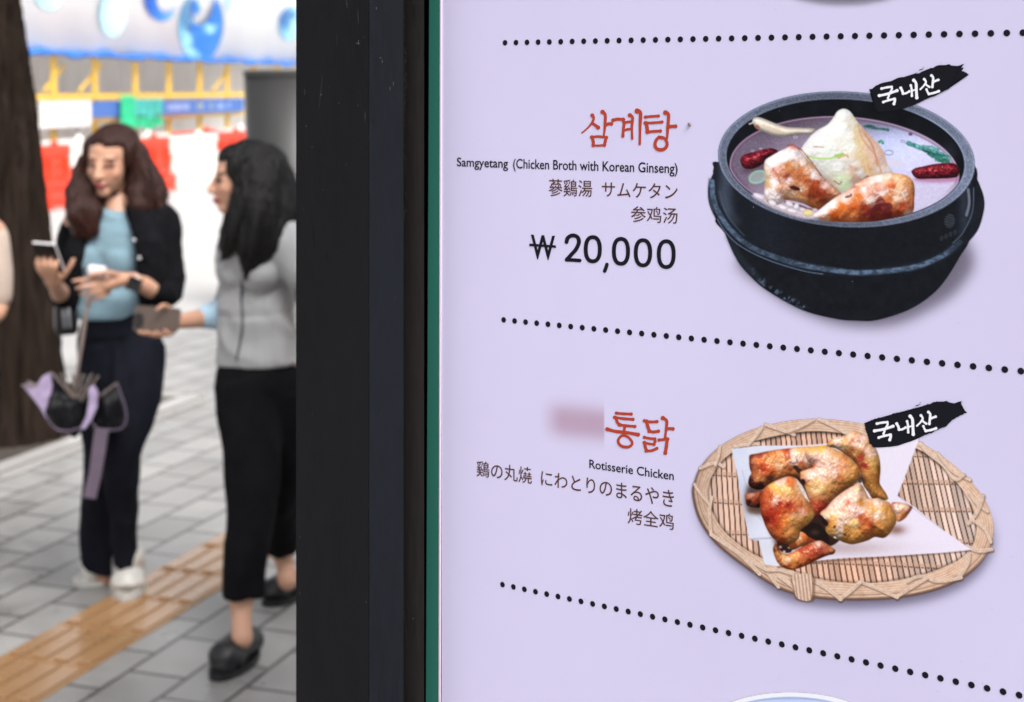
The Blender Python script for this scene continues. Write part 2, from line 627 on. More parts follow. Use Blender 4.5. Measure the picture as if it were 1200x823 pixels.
for (x0, y0, x1, y1, wpx) in ((406, 0, 407, 10, 2.0), (419.5, 12, 420, 28, 1.6), (378, 88, 374, 128, 1.2), (395, 40, 394.5, 55, .7), (357, 104, 357, 112, 1.6), (428, 131, 428, 142, 1.8), (472.4, 705, 477, 760, 1.2)):
    pl = .0402 if x0 < 432 else .0224
    n0 = 10
    k0 = len(sc.v)
    L_, R_ = [], []
    for j in range(n0 + 1):
        t = j / n0
        wj = wpx * .5 * (.35 + .65 * math.sin(math.pi * min(1, t * .8 + .15))) * random.uniform(.7, 1.2)
        cx, cy = x0 + (x1 - x0) * t + random.uniform(-.3, .3), y0 + (y1 - y0) * t
        L_.append(onplane(cx - wj, cy, pl)); R_.append(onplane(cx + wj, cy, pl))
    sc.v += L_ + R_
    for j in range(n0):
        sc.f.append((k0 + j, k0 + n0 + 1 + j, k0 + n0 + 2 + j, k0 + j + 1))
sc.build("dark_scratch", m_chip, post)["kind"] = "stuff"
s2 = MB()
for (x0, y0, w_, h_) in ((419.5, 51, 7, .8), (420, 50, .8, 6), (359, 148, 1, 1), (376.5, 111, 2.5, 1.2), (484, 725, 1.2, 1.4), (352, 630, 1, 1), (397, 121, .8, .8), (448, 72, .8, 4), (446, 68, 4, .7), (441, 10, 1, 3), (461, 98, .6, 5), (457, 104, .6, 4)):
    s2.frame_box(onplane(x0, y0, .0403 if x0 < 432 else (.0385 if x0 < 473 else .0224)), PD * (w_ * .0003), PN * .0001, (0, 0, h_ * .0003))
s2.build("pale_scratch", mat("pale_scratch", L(92, 90, 90, .6), .7), post)["kind"] = "stuff"

# ------------------------------------------------------------------ menu board
BZ0, BZ1 = 0.80, 2.20
b0 = onplane(517, HOR)
board = thing("menu_board", "large lilac white menu board listing chicken dishes with prices", "menu board", Vector((b0.x, b0.y, BZ0)))
PANEL = (211, 204, 233)
ILL = np.array((0.752, 0.762, 0.782))      # panel albedo per displayed linear value
def LP(r, g, b):
    v = lin((r, g, b)) * ILL
    return tuple(float(min(.92, x)) for x in v) + (1,)
m_panel = mat("lilac_print", LP(*PANEL), 0.36, 0.03, (4, 4, 3), spec=.16, bump=.02, bscale=(9, 9, 6))
BW = 1.05
def slab(nm, s0, s1, o0, o1, z0, z1, m, bev=0):
    c = fromsz((s0 + s1) / 2, (z0 + z1) / 2, (o0 + o1) / 2)
    return MB().frame_box(c, PD * ((s1 - s0) / 2), PN * ((o1 - o0) / 2), (0, 0, (z1 - z0) / 2), bev).build(nm, m, board)
s504, s517 = sz(503.6, 102)[0], sz(516.8, 102)[0]
s497 = sz(497.3, 102)[0]
slab("panel", s517 + .0007, BW, -.012, 0, BZ0, BZ1, m_panel)
def quadstrip(nm, xt0, xt1, xb0, xb1, off, thick, m):
    """vertical strip whose sides pass through two photo columns at top and bottom"""
    vs = []
    pts = []
    for (x, y) in ((xt0, 0), (xt1, 0), (xb1, 823), (xb0, 823)):
        pts.append(sz(x, y))
    # extend to the full board height
    def ext(a, b):
        f = lambda z: a[0] + (b[0] - a[0]) * (z - a[1]) / (b[1] - a[1])
        return f
    fl, fr = ext(pts[0], pts[3]), ext(pts[1], pts[2])
    for o in (off - thick, off):
        vs += [fromsz(fl(BZ1), BZ1, o), fromsz(fr(BZ1), BZ1, o), fromsz(fr(BZ0), BZ0, o), fromsz(fl(BZ0), BZ0, o)]
    return MB().add(vs, [(0, 1, 2, 3), (7, 6, 5, 4), (0, 4, 5, 1), (1, 5, 6, 2), (2, 6, 7, 3), (3, 7, 4, 0)]).build(nm, m, board)
quadstrip("green_edge", 503.8, 516.6, 500.0, 515.0, .0010, .012, mat("green_vinyl", L(44, 103, 91, .95), .45, .05, (20, 20, 3), spec=.1))
quadstrip("pale_lip", 516.75, 518.2, 515.1, 516.6, .0014, .0014, mat("pale_lip", L(205, 190, 205), .5))
slab("gap_backing", s497 - .03, s517, -.034, -.0125, BZ0, BZ1, mat("gap_black", L(11, 12, 15, .6), .7, spec=.05))  # black backing strip puts the dark of the gap into its colour
slab("back_tray", s517 + .001, BW, -.035, -.0125, BZ0, BZ1, mA)
slab("top_rail", s517 - .01, BW + .02, -.034, .02, BZ1 + .001, BZ1 + .04, mA, .003)
slab("bottom_rail", s517 - .01, BW + .02, -.034, .02, BZ0 - .04, BZ0 - .001, mA, .003)

# dotted rules
m_ink = mat("black_ink", LP(24, 24, 33), .45, spec=.08)
def dots(px0, py0, px1, py1, n_inside=None):
    mb = MB()
    s0, z0 = sz(px0, py0)
    s1, z1 = sz(px0 + (px1 - px0), py1)
    ds = sz(604.8, 50)[0] - sz(592, 50)[0]
    n = int((s1 - s0) / ds) + 6
    R = .0029 * (1.25 / 1.25)
    for i in range(n):
        s_ = s0 + ds * i
        z = z0 + (z1 - z0) * (s_ - s0) / (s1 - s0)
        k0 = len(mb.v)
        for j in range(20):
            a = 2 * math.pi * j / 20
            mb.v.append(fromsz(s_ + DOTR * math.cos(a), z + DOTR * math.sin(a), .0002))
        mb.f.append(tuple(range(k0, k0 + 20)))
    o = mb.build("dotted_line", m_ink, board)
    return o
_q = sz(592, 50)[1] - sz(592, 56.6)[1]
DOTR = _q / 2
dots(592, 50.3, 1190.5, 38.7)
dots(590.4, 375.0, 1181, 433.5)
dots(589.0, 685.2, 1191, 814.0)
# ------------------------------------------------------------------ printed lettering
def text_mesh(body, bold=0.0):
    c = bpy.data.curves.new("t", 'FONT')
    c.body = body
    c.offset = bold
    c.resolution_u = 4
    o = bpy.data.objects.new("t", c)
    COL.objects.link(o)
    bpy.context.view_layer.update()
    me = bpy.data.meshes.new_from_object(o.evaluated_get(bpy.context.evaluated_depsgraph_get()))
    bpy.data.objects.remove(o)
    return me
def put_text(nm, body, xl, xr, tl, bl, tr_, br_, m, v0=None, v1=None, bold=0.0, off=.00022):
    """photo columns xl..xr; tl/bl top and bottom rows at the left, tr_/br_ at the right"""
    me = text_mesh(body, bold)
    co = np.array([v.co[:] for v in me.vertices])
    x0, x1 = co[:, 0].min(), co[:, 0].max()
    y0 = co[:, 1].min() if v0 is None else v0
    y1 = co[:, 1].max() if v1 is None else v1
    sl, zbl = sz(xl, bl); _, ztl = sz(xl, tl)
    sr, zbr = sz(xr, br_); _, ztr = sz(xr, tr_)
    for v in me.vertices:
        u = (v.co.x - x0) / (x1 - x0)
        t = (v.co.y - y0) / (y1 - y0)
        zb = zbl + (zbr - zbl) * u
        zt = ztl + (ztr - ztl) * u
        v.co = fromsz(sl + (sr - sl) * u, zb + (zt - zb) * t, off)
    return link(nm, me, m, board)
m_brown = mat("brown_ink", LP(88, 58, 52), .45, spec=.08)
m_red = mat("red_ink", LP(178, 66, 46), .45, spec=.08)
m_whiteink = mat("white_ink", LP(240, 238, 246), .45, spec=.08)
CAP = 0.686
put_text("english_lettering", "Samgyetang", 535.6, 595.6, 184.8, 194.8, 186.3, 197.0, m_ink, 0, CAP, .012)
put_text("english_lettering", "(Chicken Broth with Korean Ginseng)", 601.5, 794.2, 186.3, 197.2, 191.6, 203.2, m_ink, 0, CAP, .010)
put_text("chinese_lettering", "蔘鷄湯", 643.2, 694.2, 209.4, 230.0, 211.6, 231.0, m_brown, bold=.004)
put_text("japanese_lettering", "サムケタン", 705.6, 794.2, 213.0, 230.3, 215.6, 233.8, m_brown, bold=.004)
put_text("chinese_lettering", "参鸡汤", 739.6, 794.2, 241.5, 260.2, 243.6, 262.6, m_brown, bold=.004)
put_text("currency_sign", "W", 622.2, 650.6, 275.0, 303.6, 276.5, 305.6, m_ink, bold=.016)
def seg_mesh(nm, x0, y0, x1, y1, hw, m, off):
    a0, a1 = sz(x0, y0 - hw), sz(x0, y0 + hw)
    c0_, c1_ = sz(x1, y1 - hw), sz(x1, y1 + hw)
    return link(nm, mesh_of([fromsz(*a1, off), fromsz(*c1_, off), fromsz(*c0_, off), fromsz(*a0, off)], [(0, 1, 2, 3)]), m, board)
seg_mesh("currency_bar", 620.6, 287.0, 651.8, 289.2, 1.5, m_ink, .0004)
put_text("english_lettering", "Rotisserie Chicken", 690.8, 789.8, 538.6, 548.4, 552.6, 562.8, m_ink, 0, CAP, .010)
put_text("chinese_lettering", "鷄の丸燒", 558.6, 623.4, 539.6, 558.2, 548.0, 567.4, m_brown, bold=.004)
put_text("japanese_lettering", "にわとりのまるやき", 634.2, 790.0, 551.0, 568.6, 575.0, 595.0, m_brown, bold=.004)
put_text("chinese_lettering", "烤全鸡", 735.8, 789.8, 595.0, 613.4, 602.6, 621.6, m_brown, bold=.004)

def smooth_path(pts, sub=8, closed=False):
    P = [np.array(p, float) for p in pts]
    n = len(P)
    out = []
    rng = range(n) if closed else range(n - 1)
    for i in rng:
        a = P[(i - 1) % n] if closed else P[max(0, i - 1)]
        b = P[i]; c = P[(i + 1) % n]
        d = P[(i + 2) % n] if closed else P[min(n - 1, i + 2)]
        for k in range(sub):
            t = k / sub
            out.append(0.5 * (2 * b + (c - a) * t + (2 * a - 5 * b + 4 * c - d) * t * t + (3 * b - a - 3 * c + d) * t ** 3))
    if not closed:
        out.append(P[-1])
    return out

def brush(nm, strokes, m, ox, oy, k, off, parent):
    """hand lettering: every stroke is a ribbon with round ends; all laid as one cut-out through a fine mask"""
    vs, fs = [], []
    lay = 0
    for st_ in strokes:
        pts, wd = st_[0], st_[1]
        closed = 'o' in st_[2:]
        pp = smooth_path(pts, 7, closed)
        n = len(pp)
        if closed:
            pp = pp + [pp[0]]
            n += 1
        lay += 1
        o_ = off + lay * 4e-6
        cum = 0
        ring = []
        for i in range(n):
            a = pp[(i - 1) % (n - 1)] if closed else pp[max(0, i - 1)]
            b = pp[(i + 1) % (n - 1)] if closed else pp[min(n - 1, i + 1)]
            t = b - a
            t = t / (np.linalg.norm(t) + 1e-9)
            nn = np.array((-t[1], t[0]))
            q = i / (n - 1)
            wi = wd * .5 * (1.0 if 'u' in st_ else (1.0 + (0 if closed else .32 * (abs(2 * q - 1) ** 3)) - .08 * math.sin(q * 9)))
            if isinstance(st_[-1], float):
                wi *= 1 + (st_[-1] - 1) * q
            ring.append((pp[i] + nn * wi, pp[i] - nn * wi))
        k0 = len(vs)
        for l_, r_ in ring:
            for p in (l_, r_):
                vs.append(fromsz(*sz(ox + p[0] / k, oy + p[1] / k), o_))
        for i in range(n - 1):
            fs.append((k0 + 2 * i, k0 + 2 * i + 1, k0 + 2 * i + 3, k0 + 2 * i + 2))
        if not closed:
            for (i, sgn) in ((0, -1), (n - 1, 1)):
                l_, r_ = ring[i]
                c = (l_ + r_) / 2
                k1 = len(vs)
                rad = np.linalg.norm(l_ - r_) / 2
                lay_o = o_ + 2e-6
                for j in range(14):
                    a = 2 * math.pi * j / 14
                    p = c + rad * np.array((math.cos(a), math.sin(a)))
                    vs.append(fromsz(*sz(ox + p[0] / k, oy + p[1] / k), lay_o))
                fs.append(tuple(range(k1, k1 + 14)))
    me = mesh_of(vs, fs)
    return link(nm, me, m, parent)

RED1 = [
    ([(208, 218), (222, 250), (205, 290), (160, 345), (104, 393)], 32, .35),
    ([(212, 300), (240, 318), (266, 340)], 28, 1.2),
    ([(312, 184), (338, 215), (336, 300), (330, 375), (324, 418)], 36, .5),
    ([(342, 312), (375, 302), (400, 303)], 30),
    ([(204, 436), (218, 480), (218, 518)], 30),
    ([(200, 436), (270, 430), (348, 440)], 26),
    ([(348, 440), (338, 480), (330, 516)], 30),
    ([(218, 520), (270, 521), (334, 516)], 22),
    ([(418, 266), (460, 256), (520, 258)], 30),
    ([(512, 258), (526, 300), (520, 360), (515, 425)], 27),
    ([(534, 290), (565, 284), (600, 282)], 26),
    ([(528, 366), (560, 358), (600, 354)], 24),
    ([(586, 216), (612, 240), (606, 330), (609, 450)], 34, .6),
    ([(660, 174), (692, 195), (688, 330), (685, 505)], 42, .5),
    ([(742, 234), (800, 228), (872, 224)], 26),
    ([(738, 293), (820, 292), (908, 284)], 26),
    ([(748, 296), (758, 340), (762, 384)], 34),
    ([(762, 384), (830, 378), (892, 374)], 28),
    ([(944, 190), (974, 215), (966, 340), (962, 420), (954, 468)], 38, .5),
    ([(980, 330), (1015, 328), (1044, 327)], 32),
    ([(896, 438), (940, 455), (960, 505), (940, 548), (896, 563), (852, 548), (838, 505), (858, 455)], 33, 'o'),
    ([(878, 436), (905, 444)], 26),
]
brush("red_lettering", RED1, m_red, 670, 110, 8.571, .00026, board)
RED2 = [
    ([(648, 153), (700, 158), (758, 160)], 20),
    ([(634, 184), (700, 194), (770, 199)], 20),
    ([(645, 190), (655, 222), (676, 240)], 22),
    ([(668, 240), (720, 246), (784, 252)], 20),
    ([(708, 255), (706, 275), (700, 295)], 19),
    ([(580, 272), (640, 288), (720, 297), (808, 312)], 24),
    ([(700, 318), (740, 335), (765, 375), (745, 400), (710, 404), (676, 390), (660, 360), (675, 330)], 21, 'o'),
    ([(855, 210), (900, 218), (948, 216)], 20),
    ([(870, 214), (880, 250), (892, 286)], 24),
    ([(890, 288), (925, 292), (958, 287)], 21),
    ([(992, 190), (1020, 212), (1016, 270), (1008, 338)], 26, .6),
    ([(1022, 268), (1045, 268), (1066, 270)], 22),
    ([(855, 332), (890, 340), (932, 344)], 19),
    ([(932, 344), (934, 362), (926, 384)], 20),
    ([(926, 384), (890, 380), (852, 370)], 18),
    ([(856, 372), (862, 405), (872, 430)], 22),
    ([(868, 432), (910, 430), (946, 414)], 20),
    ([(964, 352), (1000, 348), (1028, 346)], 20),
    ([(1024, 346), (1018, 400), (1010, 448)], 24),
]
brush("red_lettering", RED2, m_red, 620, 460, 6.316, .00026, board)

def zero(cx, cy, rx, ry):
    out = []
    for j in range(16):
        t = 2 * math.pi * j / 16
        c_, n_ = math.cos(t), math.sin(t)
        out.append((cx + rx * math.copysign(abs(c_) ** .86, c_), cy + ry * math.copysign(abs(n_) ** .86, n_)))
    return (out, 17.5, 'o', 'u')
PRICE = [([(539, 650), (545, 631), (566, 621), (587, 629), (593, 652), (580, 682), (558, 707), (540, 727)], 17.5, 'u'), ([(539, 728), (570, 729), (597, 731)], 16, 'u'),
         zero(654, 681.5, 31, 53), ([(716, 748), (712, 762), (706, 777)], 16, 'u'), zero(777.5, 690.5, 31, 54.5), zero(874, 697, 31.5, 55), zero(976, 703, 32.5, 56.5)]
brush("price_lettering", PRICE, m_ink, 520, 110, 3.74, .00026, board)

STAMP = [(150, 352), (175, 356), (205, 335), (250, 308), (320, 290), (400, 264), (440, 248), (500, 240), (560, 222), (620, 206), (700, 168), (760, 150), (800, 136), (850, 132), (900, 124), (925, 136), (960, 148), (1000, 138), (1040, 116), (1030, 134), (995, 158), (1036, 152), (1014, 184), (1045, 196), (1084, 222), (1040, 246), (1000, 268), (960, 290), (930, 320), (900, 345), (880, 362), (830, 380), (780, 410), (700, 442), (640, 470), (540, 515), (460, 545), (380, 560), (300, 566), (240, 568), (205, 540), (196, 500), (180, 450), (160, 392), (172, 376)]
S_LET = [
    ([(268, 352), (320, 340), (362, 336)], 20),
    ([(362, 336), (366, 352), (354, 380)], 18),
    ([(246, 418), (330, 400), (414, 370)], 23),
    ([(340, 398), (336, 420), (328, 440)], 18),
    ([(285, 478), (330, 462), (388, 448)], 20),
    ([(390, 450), (392, 470), (384, 494)], 23),
    ([(448, 346), (462, 372), (470, 398)], 22),
    ([(468, 398), (496, 396), (528, 378)], 19),
    ([(542, 322), (550, 360), (552, 420)], 19),
    ([(552, 374), (568, 368), (586, 362)], 15),
    ([(570, 274), (590, 300), (594, 360), (598, 438)], 25),
    ([(668, 264), (684, 290), (664, 325), (632, 358)], 20, .7),
    ([(682, 312), (700, 326), (716, 336)], 18),
    ([(736, 230), (752, 250), (748, 300), (744, 336)], 21),
    ([(750, 292), (775, 280), (800, 270)], 20),
    ([(690, 360), (700, 385), (716, 402)], 18),
    ([(712, 402), (760, 392), (804, 376)], 21),
]
def jag(poly, amp, n):
    out = []
    rnd = random.Random(5)
    for i in range(len(poly)):
        a, b = np.array(poly[i], float), np.array(poly[(i + 1) % len(poly)], float)
        for k in range(n):
            q = a + (b - a) * k / n
            out.append(q + np.array((rnd.uniform(-1, 1), rnd.uniform(-1, 1))) * amp * (0.3 if k == 0 else 1))
    return out
def fill_poly(nm, poly, ox, oy, k, off, m, parent):
    bm = bmesh.new()
    vs = [bm.verts.new(fromsz(*sz(ox + p[0] / k, oy + p[1] / k), off)) for p in poly]
    bm.faces.new(vs)
    bmesh.ops.triangulate(bm, faces=bm.faces[:])
    me = bpy.data.meshes.new("m")
    bm.to_mesh(me)
    bm.free()
    return link(nm, me, m, parent)
m_stamp = mat("stamp_ink", LP(22, 23, 30), .45, spec=.08)
for dx, dy, sh, kk in ((1000, 60, 0.0, 8.0), (0, 0, 0, 0)):
    if kk == 0:
        # second stamp: the same mark lower on the board, slanted by the perspective
        def tf(p):
            u, v = p[0], p[1]
            return (u * 1.0, v + (u - 600) * 0.035)
        ox, oy, k = 993.5, 452.5, 7.75
        pol = [tf(p) for p in STAMP]
        let = [tuple([[tf(p) for p in s_[0]]] + list(s_[1:])) for s_ in S_LET]
    else:
        ox, oy, k = dx, dy, kk
        pol, let = STAMP, S_LET
    stp = fill_poly("origin_stamp", jag(pol, 5.0, 4), ox, oy, k, .0005, m_stamp, board)
    dry = MB()
    for (cx, cy, rx, ry) in ((640, 172, 26, 5), (515, 238, 20, 4), (215, 330, 16, 9), (165, 372, 12, 6), (660, 150, 8, 3), (890, 355, 18, 4), (580, 212, 30, 4), (1000, 150, 14, 5), (235, 322, 10, 4)):
        k0 = len(dry.v)
        for j in range(9):
            a = 2 * math.pi * j / 9
            r = random.uniform(.6, 1.1)
            p = (cx + rx * r * math.cos(a), cy - rx * .35 * math.cos(a) + ry * r * math.sin(a))
            if kk == 0: p = tf(p)
            dry.v.append(fromsz(*sz(ox + p[0] / k, oy + p[1] / k), .00055))
        dry.f.append(tuple(range(k0, k0 + 9)))
    link("dry_edge", dry.mesh(), m_stamp, stp)["kind"] = "stuff"
    brush("stamp_lettering", let, m_whiteink, ox, oy, k, .0007, stp)

# ------------------------------------------------------------------ printed pictures (flat prints on the board)
RNG = np.random.RandomState(3)
_LAT = RNG.rand(256, 256)
def vnoise(x, y):
    xi = np.floor(x).astype(int); yi = np.floor(y).astype(int)
    fx = x - xi; fy = y - yi
    fx = fx * fx * (3 - 2 * fx); fy = fy * fy * (3 - 2 * fy)
    g = lambda i, j: _LAT[i % 256, j % 256]
    return (g(xi, yi) * (1 - fx) + g(xi + 1, yi) * fx) * (1 - fy) + (g(xi, yi + 1) * (1 - fx) + g(xi + 1, yi + 1) * fx) * fy
def fbm(x, y, f, oct=4, seed=0):
    s_ = 0; a = .5; t = 0
    for i in range(oct):
        s_ = s_ + a * vnoise(x * f + seed * 17.3 + i * 5.1, y * f + seed * 9.7 + i * 3.3)
        t += a; a *= .55; f *= 2.03
    return s_ / t
def sstep(a, b, x):
    t = np.clip((x - a) / (b - a), 0, 1)
    return t * t * (3 - 2 * t)
def blur(a, s_):
    r = int(3 * s_ + 1)
    k = np.exp(-.5 * (np.arange(-r, r + 1) / s_) ** 2)
    k /= k.sum()
    b = np.pad(a, r, mode='edge')
    b = np.apply_along_axis(lambda v: np.convolve(v, k, 'valid'), 0, b)
    b = np.apply_along_axis(lambda v: np.convolve(v, k, 'valid'), 1, b)
    return b

class Canvas:
    def __init__(s, x0, y0, x1, y1, step=1.0):
        s.xs = np.arange(x0, x1 + 1e-6, step); s.ys = np.arange(y0, y1 + 1e-6, step)
        s.X, s.Y = np.meshgrid(s.xs, s.ys)
        s.rgb = np.zeros(s.X.shape + (3,)); s.a = np.zeros(s.X.shape)
        s.step = step
    def sd(s, pts, sub=6):
        """signed distance to a smooth closed outline, positive inside"""
        P = np.array(smooth_path(pts, sub, True) if sub > 1 else pts, float)
        Q = np.roll(P, -1, axis=0)
        d2 = np.full(s.X.shape, 1e18); ins = np.zeros(s.X.shape, bool)
        mx = 12
        jy = np.where((s.ys > P[:, 1].min() - mx) & (s.ys < P[:, 1].max() + mx))[0]
        jx = np.where((s.xs > P[:, 0].min() - mx) & (s.xs < P[:, 0].max() + mx))[0]
        if len(jy) == 0 or len(jx) == 0:
            return np.full(s.X.shape, -99.0)
        sl = (slice(jy[0], jy[-1] + 1), slice(jx[0], jx[-1] + 1))
        X, Y = s.X[sl], s.Y[sl]
        dd = np.full(X.shape, 1e18); ii = np.zeros(X.shape, bool)
        for (ax, ay), (bx, by) in zip(P, Q):
            ex, ey = bx - ax, by - ay
            l2 = ex * ex + ey * ey + 1e-12
            t = np.clip(((X - ax) * ex + (Y - ay) * ey) / l2, 0, 1)
            dd = np.minimum(dd, (X - ax - t * ex) ** 2 + (Y - ay - t * ey) ** 2)
            c = ((ay > Y) != (by > Y)) & (X < (bx - ax) * (Y - ay) / (by - ay + 1e-12) + ax)
            ii ^= c
        d = np.full(s.X.shape, -99.0)
        d[sl] = np.where(ii, 1, -1) * np.sqrt(dd)
        return d
    def ell(s, cx, cy, rx, ry, rot=0):
        c, n = math.cos(math.radians(rot)), math.sin(math.radians(rot))
        u = (s.X - cx) * c + (s.Y - cy) * n
        v = -(s.X - cx) * n + (s.Y - cy) * c
        q = np.sqrt((u / rx) ** 2 + (v / ry) ** 2) + 1e-9
        g = np.sqrt((u / rx ** 2) ** 2 + (v / ry ** 2) ** 2) / q + 1e-9
        return (1 - q) / g
    def over(s, al, col):
        col = np.asarray(col, float)
        if col.ndim == 1:
            col = np.broadcast_to(col, s.rgb.shape)
        na = al + s.a * (1 - al)
        w_ = np.where(na > 1e-6, al / np.maximum(na, 1e-6), 0)
        s.rgb = s.rgb * (1 - w_[..., None]) + col * w_[..., None]
        s.a = na
    def m(s, d, soft=.7):
        return sstep(-soft, soft, d)
    def line(s, pts, wd, sub=6):
        P = np.array(smooth_path(pts, sub) if sub > 1 else pts, float)
        dd = np.full(s.X.shape, 1e18)
        for (ax, ay), (bx, by) in zip(P[:-1], P[1:]):
            ex, ey = bx - ax, by - ay
            t = np.clip(((s.X - ax) * ex + (s.Y - ay) * ey) / (ex * ex + ey * ey + 1e-12), 0, 1)
            dd = np.minimum(dd, (s.X - ax - t * ex) ** 2 + (s.Y - ay - t * ey) ** 2)
        return wd / 2 - np.sqrt(dd)
    def ramp(s, t, stops):
        t = np.clip(t, 0, 1)
        xs = [q[0] for q in stops]
        return np.stack([np.interp(t, xs, [q[1][i] for q in stops]) for i in range(3)], -1)
    def lump(s, pts, stops, tone, height=.8, bump=1.2, bf=.25, spec=60, rnd=1.0, light=(-.35, -.6, .72), amb=.5, seed=1, soft=.8, edge=.35, gloss=26, pwr=1.0):
        d = s.sd(pts)
        mx = max(2.0, d.max())
        t = np.clip(d / (mx * rnd), 0, 1)
        h = mx * height * np.sqrt(np.clip(1 - (1 - t) ** 2, 0, 1))
        h = blur(h, 2.2)
        h = h + bump * (fbm(s.X, s.Y, bf * .45, 2, seed) - .5) * 2.2 * sstep(0, 5, d) + bump * .12 * (fbm(s.X, s.Y, bf * 1.8, 2, seed + 3) - .5) * sstep(0, 3, d)
        gy, gx = np.gradient(h, s.step)
        n = np.stack([-gx, -gy, np.ones_like(h)], -1)
        n /= np.linalg.norm(n, axis=-1, keepdims=True)
        l = np.array(light); l = l / np.linalg.norm(l)
        df = np.clip((n * l).sum(-1), 0, 1)
        hv = l + np.array((0, 0, 1)); hv /= np.linalg.norm(hv)
        sp = np.clip((n * hv).sum(-1), 0, 1) ** gloss
        c = s.ramp(tone, stops)
        sh = amb + (1 - amb) * 1.25 * df ** pwr
        occ = 1 - edge * (1 - sstep(0, 4.5, d))
        c = c * (sh * occ)[..., None] + (spec * .8 * sp)[..., None] * np.array((1, .88, .74))
        s.over(s.m(d, soft), np.clip(c, 0, 255))
        return d
    def paint(s, org, k, outline, samples, tex=.10, fine=.05, edge=.14, seed=1, soft=.9, glint=0.0, pw=3.0, relief=.5, contrast=1.14, skin=False):
        """a printed piece of food: colour samples blended over a smooth outline"""
        d = s.sd(Z(outline, org[0], org[1], k))
        P = np.array([(org[0] + q[0] / k, org[1] + q[1] / k) for q in samples])
        C_ = np.array([q[2:] for q in samples], float)
        wx = s.X + 4 * (fbm(s.X, s.Y, .2, 4, seed + 4) - .5)
        wy = s.Y + 4 * (fbm(s.X, s.Y, .2, 4, seed + 9) - .5)
        num = np.zeros(s.rgb.shape); den = np.zeros(s.X.shape)
        jy, jx = np.where(d > -2)
        if len(jy) == 0:
            return d
        sl = (slice(jy.min(), jy.max() + 1), slice(jx.min(), jx.max() + 1))
        for (px, py), cc in zip(P, C_):
            w_ = 1.0 / ((wx[sl] - px) ** 2 + (wy[sl] - py) ** 2 + 2.2) ** (pw / 2 + .25)
            num[sl] += w_[..., None] * cc
            den[sl] += w_
        col = num / np.maximum(den, 1e-12)[..., None]
        n1 = fbm(s.X, s.Y, .22, 3, seed + 20) - .5
        n2 = fbm(s.X, s.Y, .62, 2, seed + 30) - .5
        if skin:
            wh = np.clip((col[..., 2] - 135) / 80, 0, 1)
            col = col * (1 - .5 * wh)[..., None] + (.5 * wh)[..., None] * np.array((224, 158, 112))
            sk = sstep(.46, .68, fbm(s.X + .4 * s.Y, s.Y, .62, 3, seed + 60)) * (.12 + .88 * wh) * sstep(1.0, 3.5, d)
            col = col * (1 - .72 * sk)[..., None] + (.72 * sk)[..., None] * np.array((252, 228, 220))
            cr = sstep(.60, .72, fbm(s.X * 1.3, s.Y - .5 * s.X, .4, 3, seed + 70))
            col = col * (1 - .05 * cr)[..., None]
        col = col * (1 + 2.0 * tex * n1 + 2.0 * fine * n2)[..., None] * (1 - edge * (1 - sstep(-.5, 3.2, d)))[..., None]
        mx_ = max(3.0, d.max())
        t_ = np.clip(d / (mx_ * .9), 0, 1)
        h_ = blur(mx_ * .55 * np.sqrt(np.clip(1 - (1 - t_) ** 2, 0, 1)), 1.8) + 3.2 * (fbm(s.X, s.Y, .15, 3, seed + 50) - .5) + .2 * (fbm(s.X, s.Y, .5, 2, seed + 51) - .5)
        gy, gx = np.gradient(h_, s.step)
        nn = np.sqrt(gx ** 2 + gy ** 2 + 1)
        df = (.28 * gx + .52 * gy + .80) / nn / .80
        col = col * (1 + relief * (np.clip(df, .3, 1.5) - 1))[..., None]
        if skin:
            hx, hy = -.16, -.30
            sp_ = np.clip((-hx * -gx * -1 + .30 * gy + .94) / nn, 0, 1) ** 34 * sstep(.40, .62, fbm(s.X, s.Y, .5, 3, seed + 80))
            col = col + (58 * sp_)[..., None] * np.array((1, .92, .88))
            col = col * (1 - .34 * sstep(.2, 1.0, -(gy) / nn * -1 if False else np.clip(-gy / nn, 0, 1)))[..., None]
        if glint:
            g = sstep(.66, .74, fbm(s.X, s.Y, .6, 2, seed + 40)) * sstep(1.5, 4, d)
            lum = col.mean(-1) / 255
            g = g * glint * sstep(.35, .75, lum)
            col = col * (1 - g[..., None]) + g[..., None] * np.array((250, 232, 226))
        col = np.array((.985, .985, .985)) * (136 + (col - 136) * contrast)
        s.over(s.m(d, soft), np.clip(col, 0, 255))
        return d
    def mesh(s, mapper, amin=.01):
        ny, nx = s.X.shape
        V = [mapper(px, py) for py in s.ys for px in s.xs]
        keep = s.a > amin
        cell = keep[:-1, :-1] | keep[1:, :-1] | keep[:-1, 1:] | keep[1:, 1:]
        jj, ii = np.where(cell)
        f = np.stack([jj * nx + ii, (jj + 1) * nx + ii, (jj + 1) * nx + ii + 1, jj * nx + ii + 1], -1)
        used = np.unique(f)
        rm = np.full(ny * nx, -1); rm[used] = np.arange(len(used))
        V = np.array([V[i][:] for i in used])
        me = bpy.data.meshes.new("m")
        me.from_pydata(V.tolist(), [], rm[f].tolist())
        a = me.color_attributes.new("Col", 'FLOAT_COLOR', 'POINT')
        buf = np.ones((len(used), 4), np.float32)
        buf[:, :3] = np.minimum(lin(np.clip(s.rgb, 0, 255)) * ILL, .93).reshape(-1, 3)[used]
        buf[:, 3] = s.a.ravel()[used]
        a.data.foreach_set("color", buf.ravel())
        me.update()
        return me
m_photo = mat("photo_print", (1, 1, 1, 1), .45, attr="Col", alpha=True, spec=.08)
def Z(pts, ox, oy, k):
    return [(ox + p[0] / k, oy + p[1] / k) for p in pts]

# ---- stone pot with chicken broth
c = Canvas(822, 98, 1170, 396, 1.0)
X, Y = c.X, c.Y
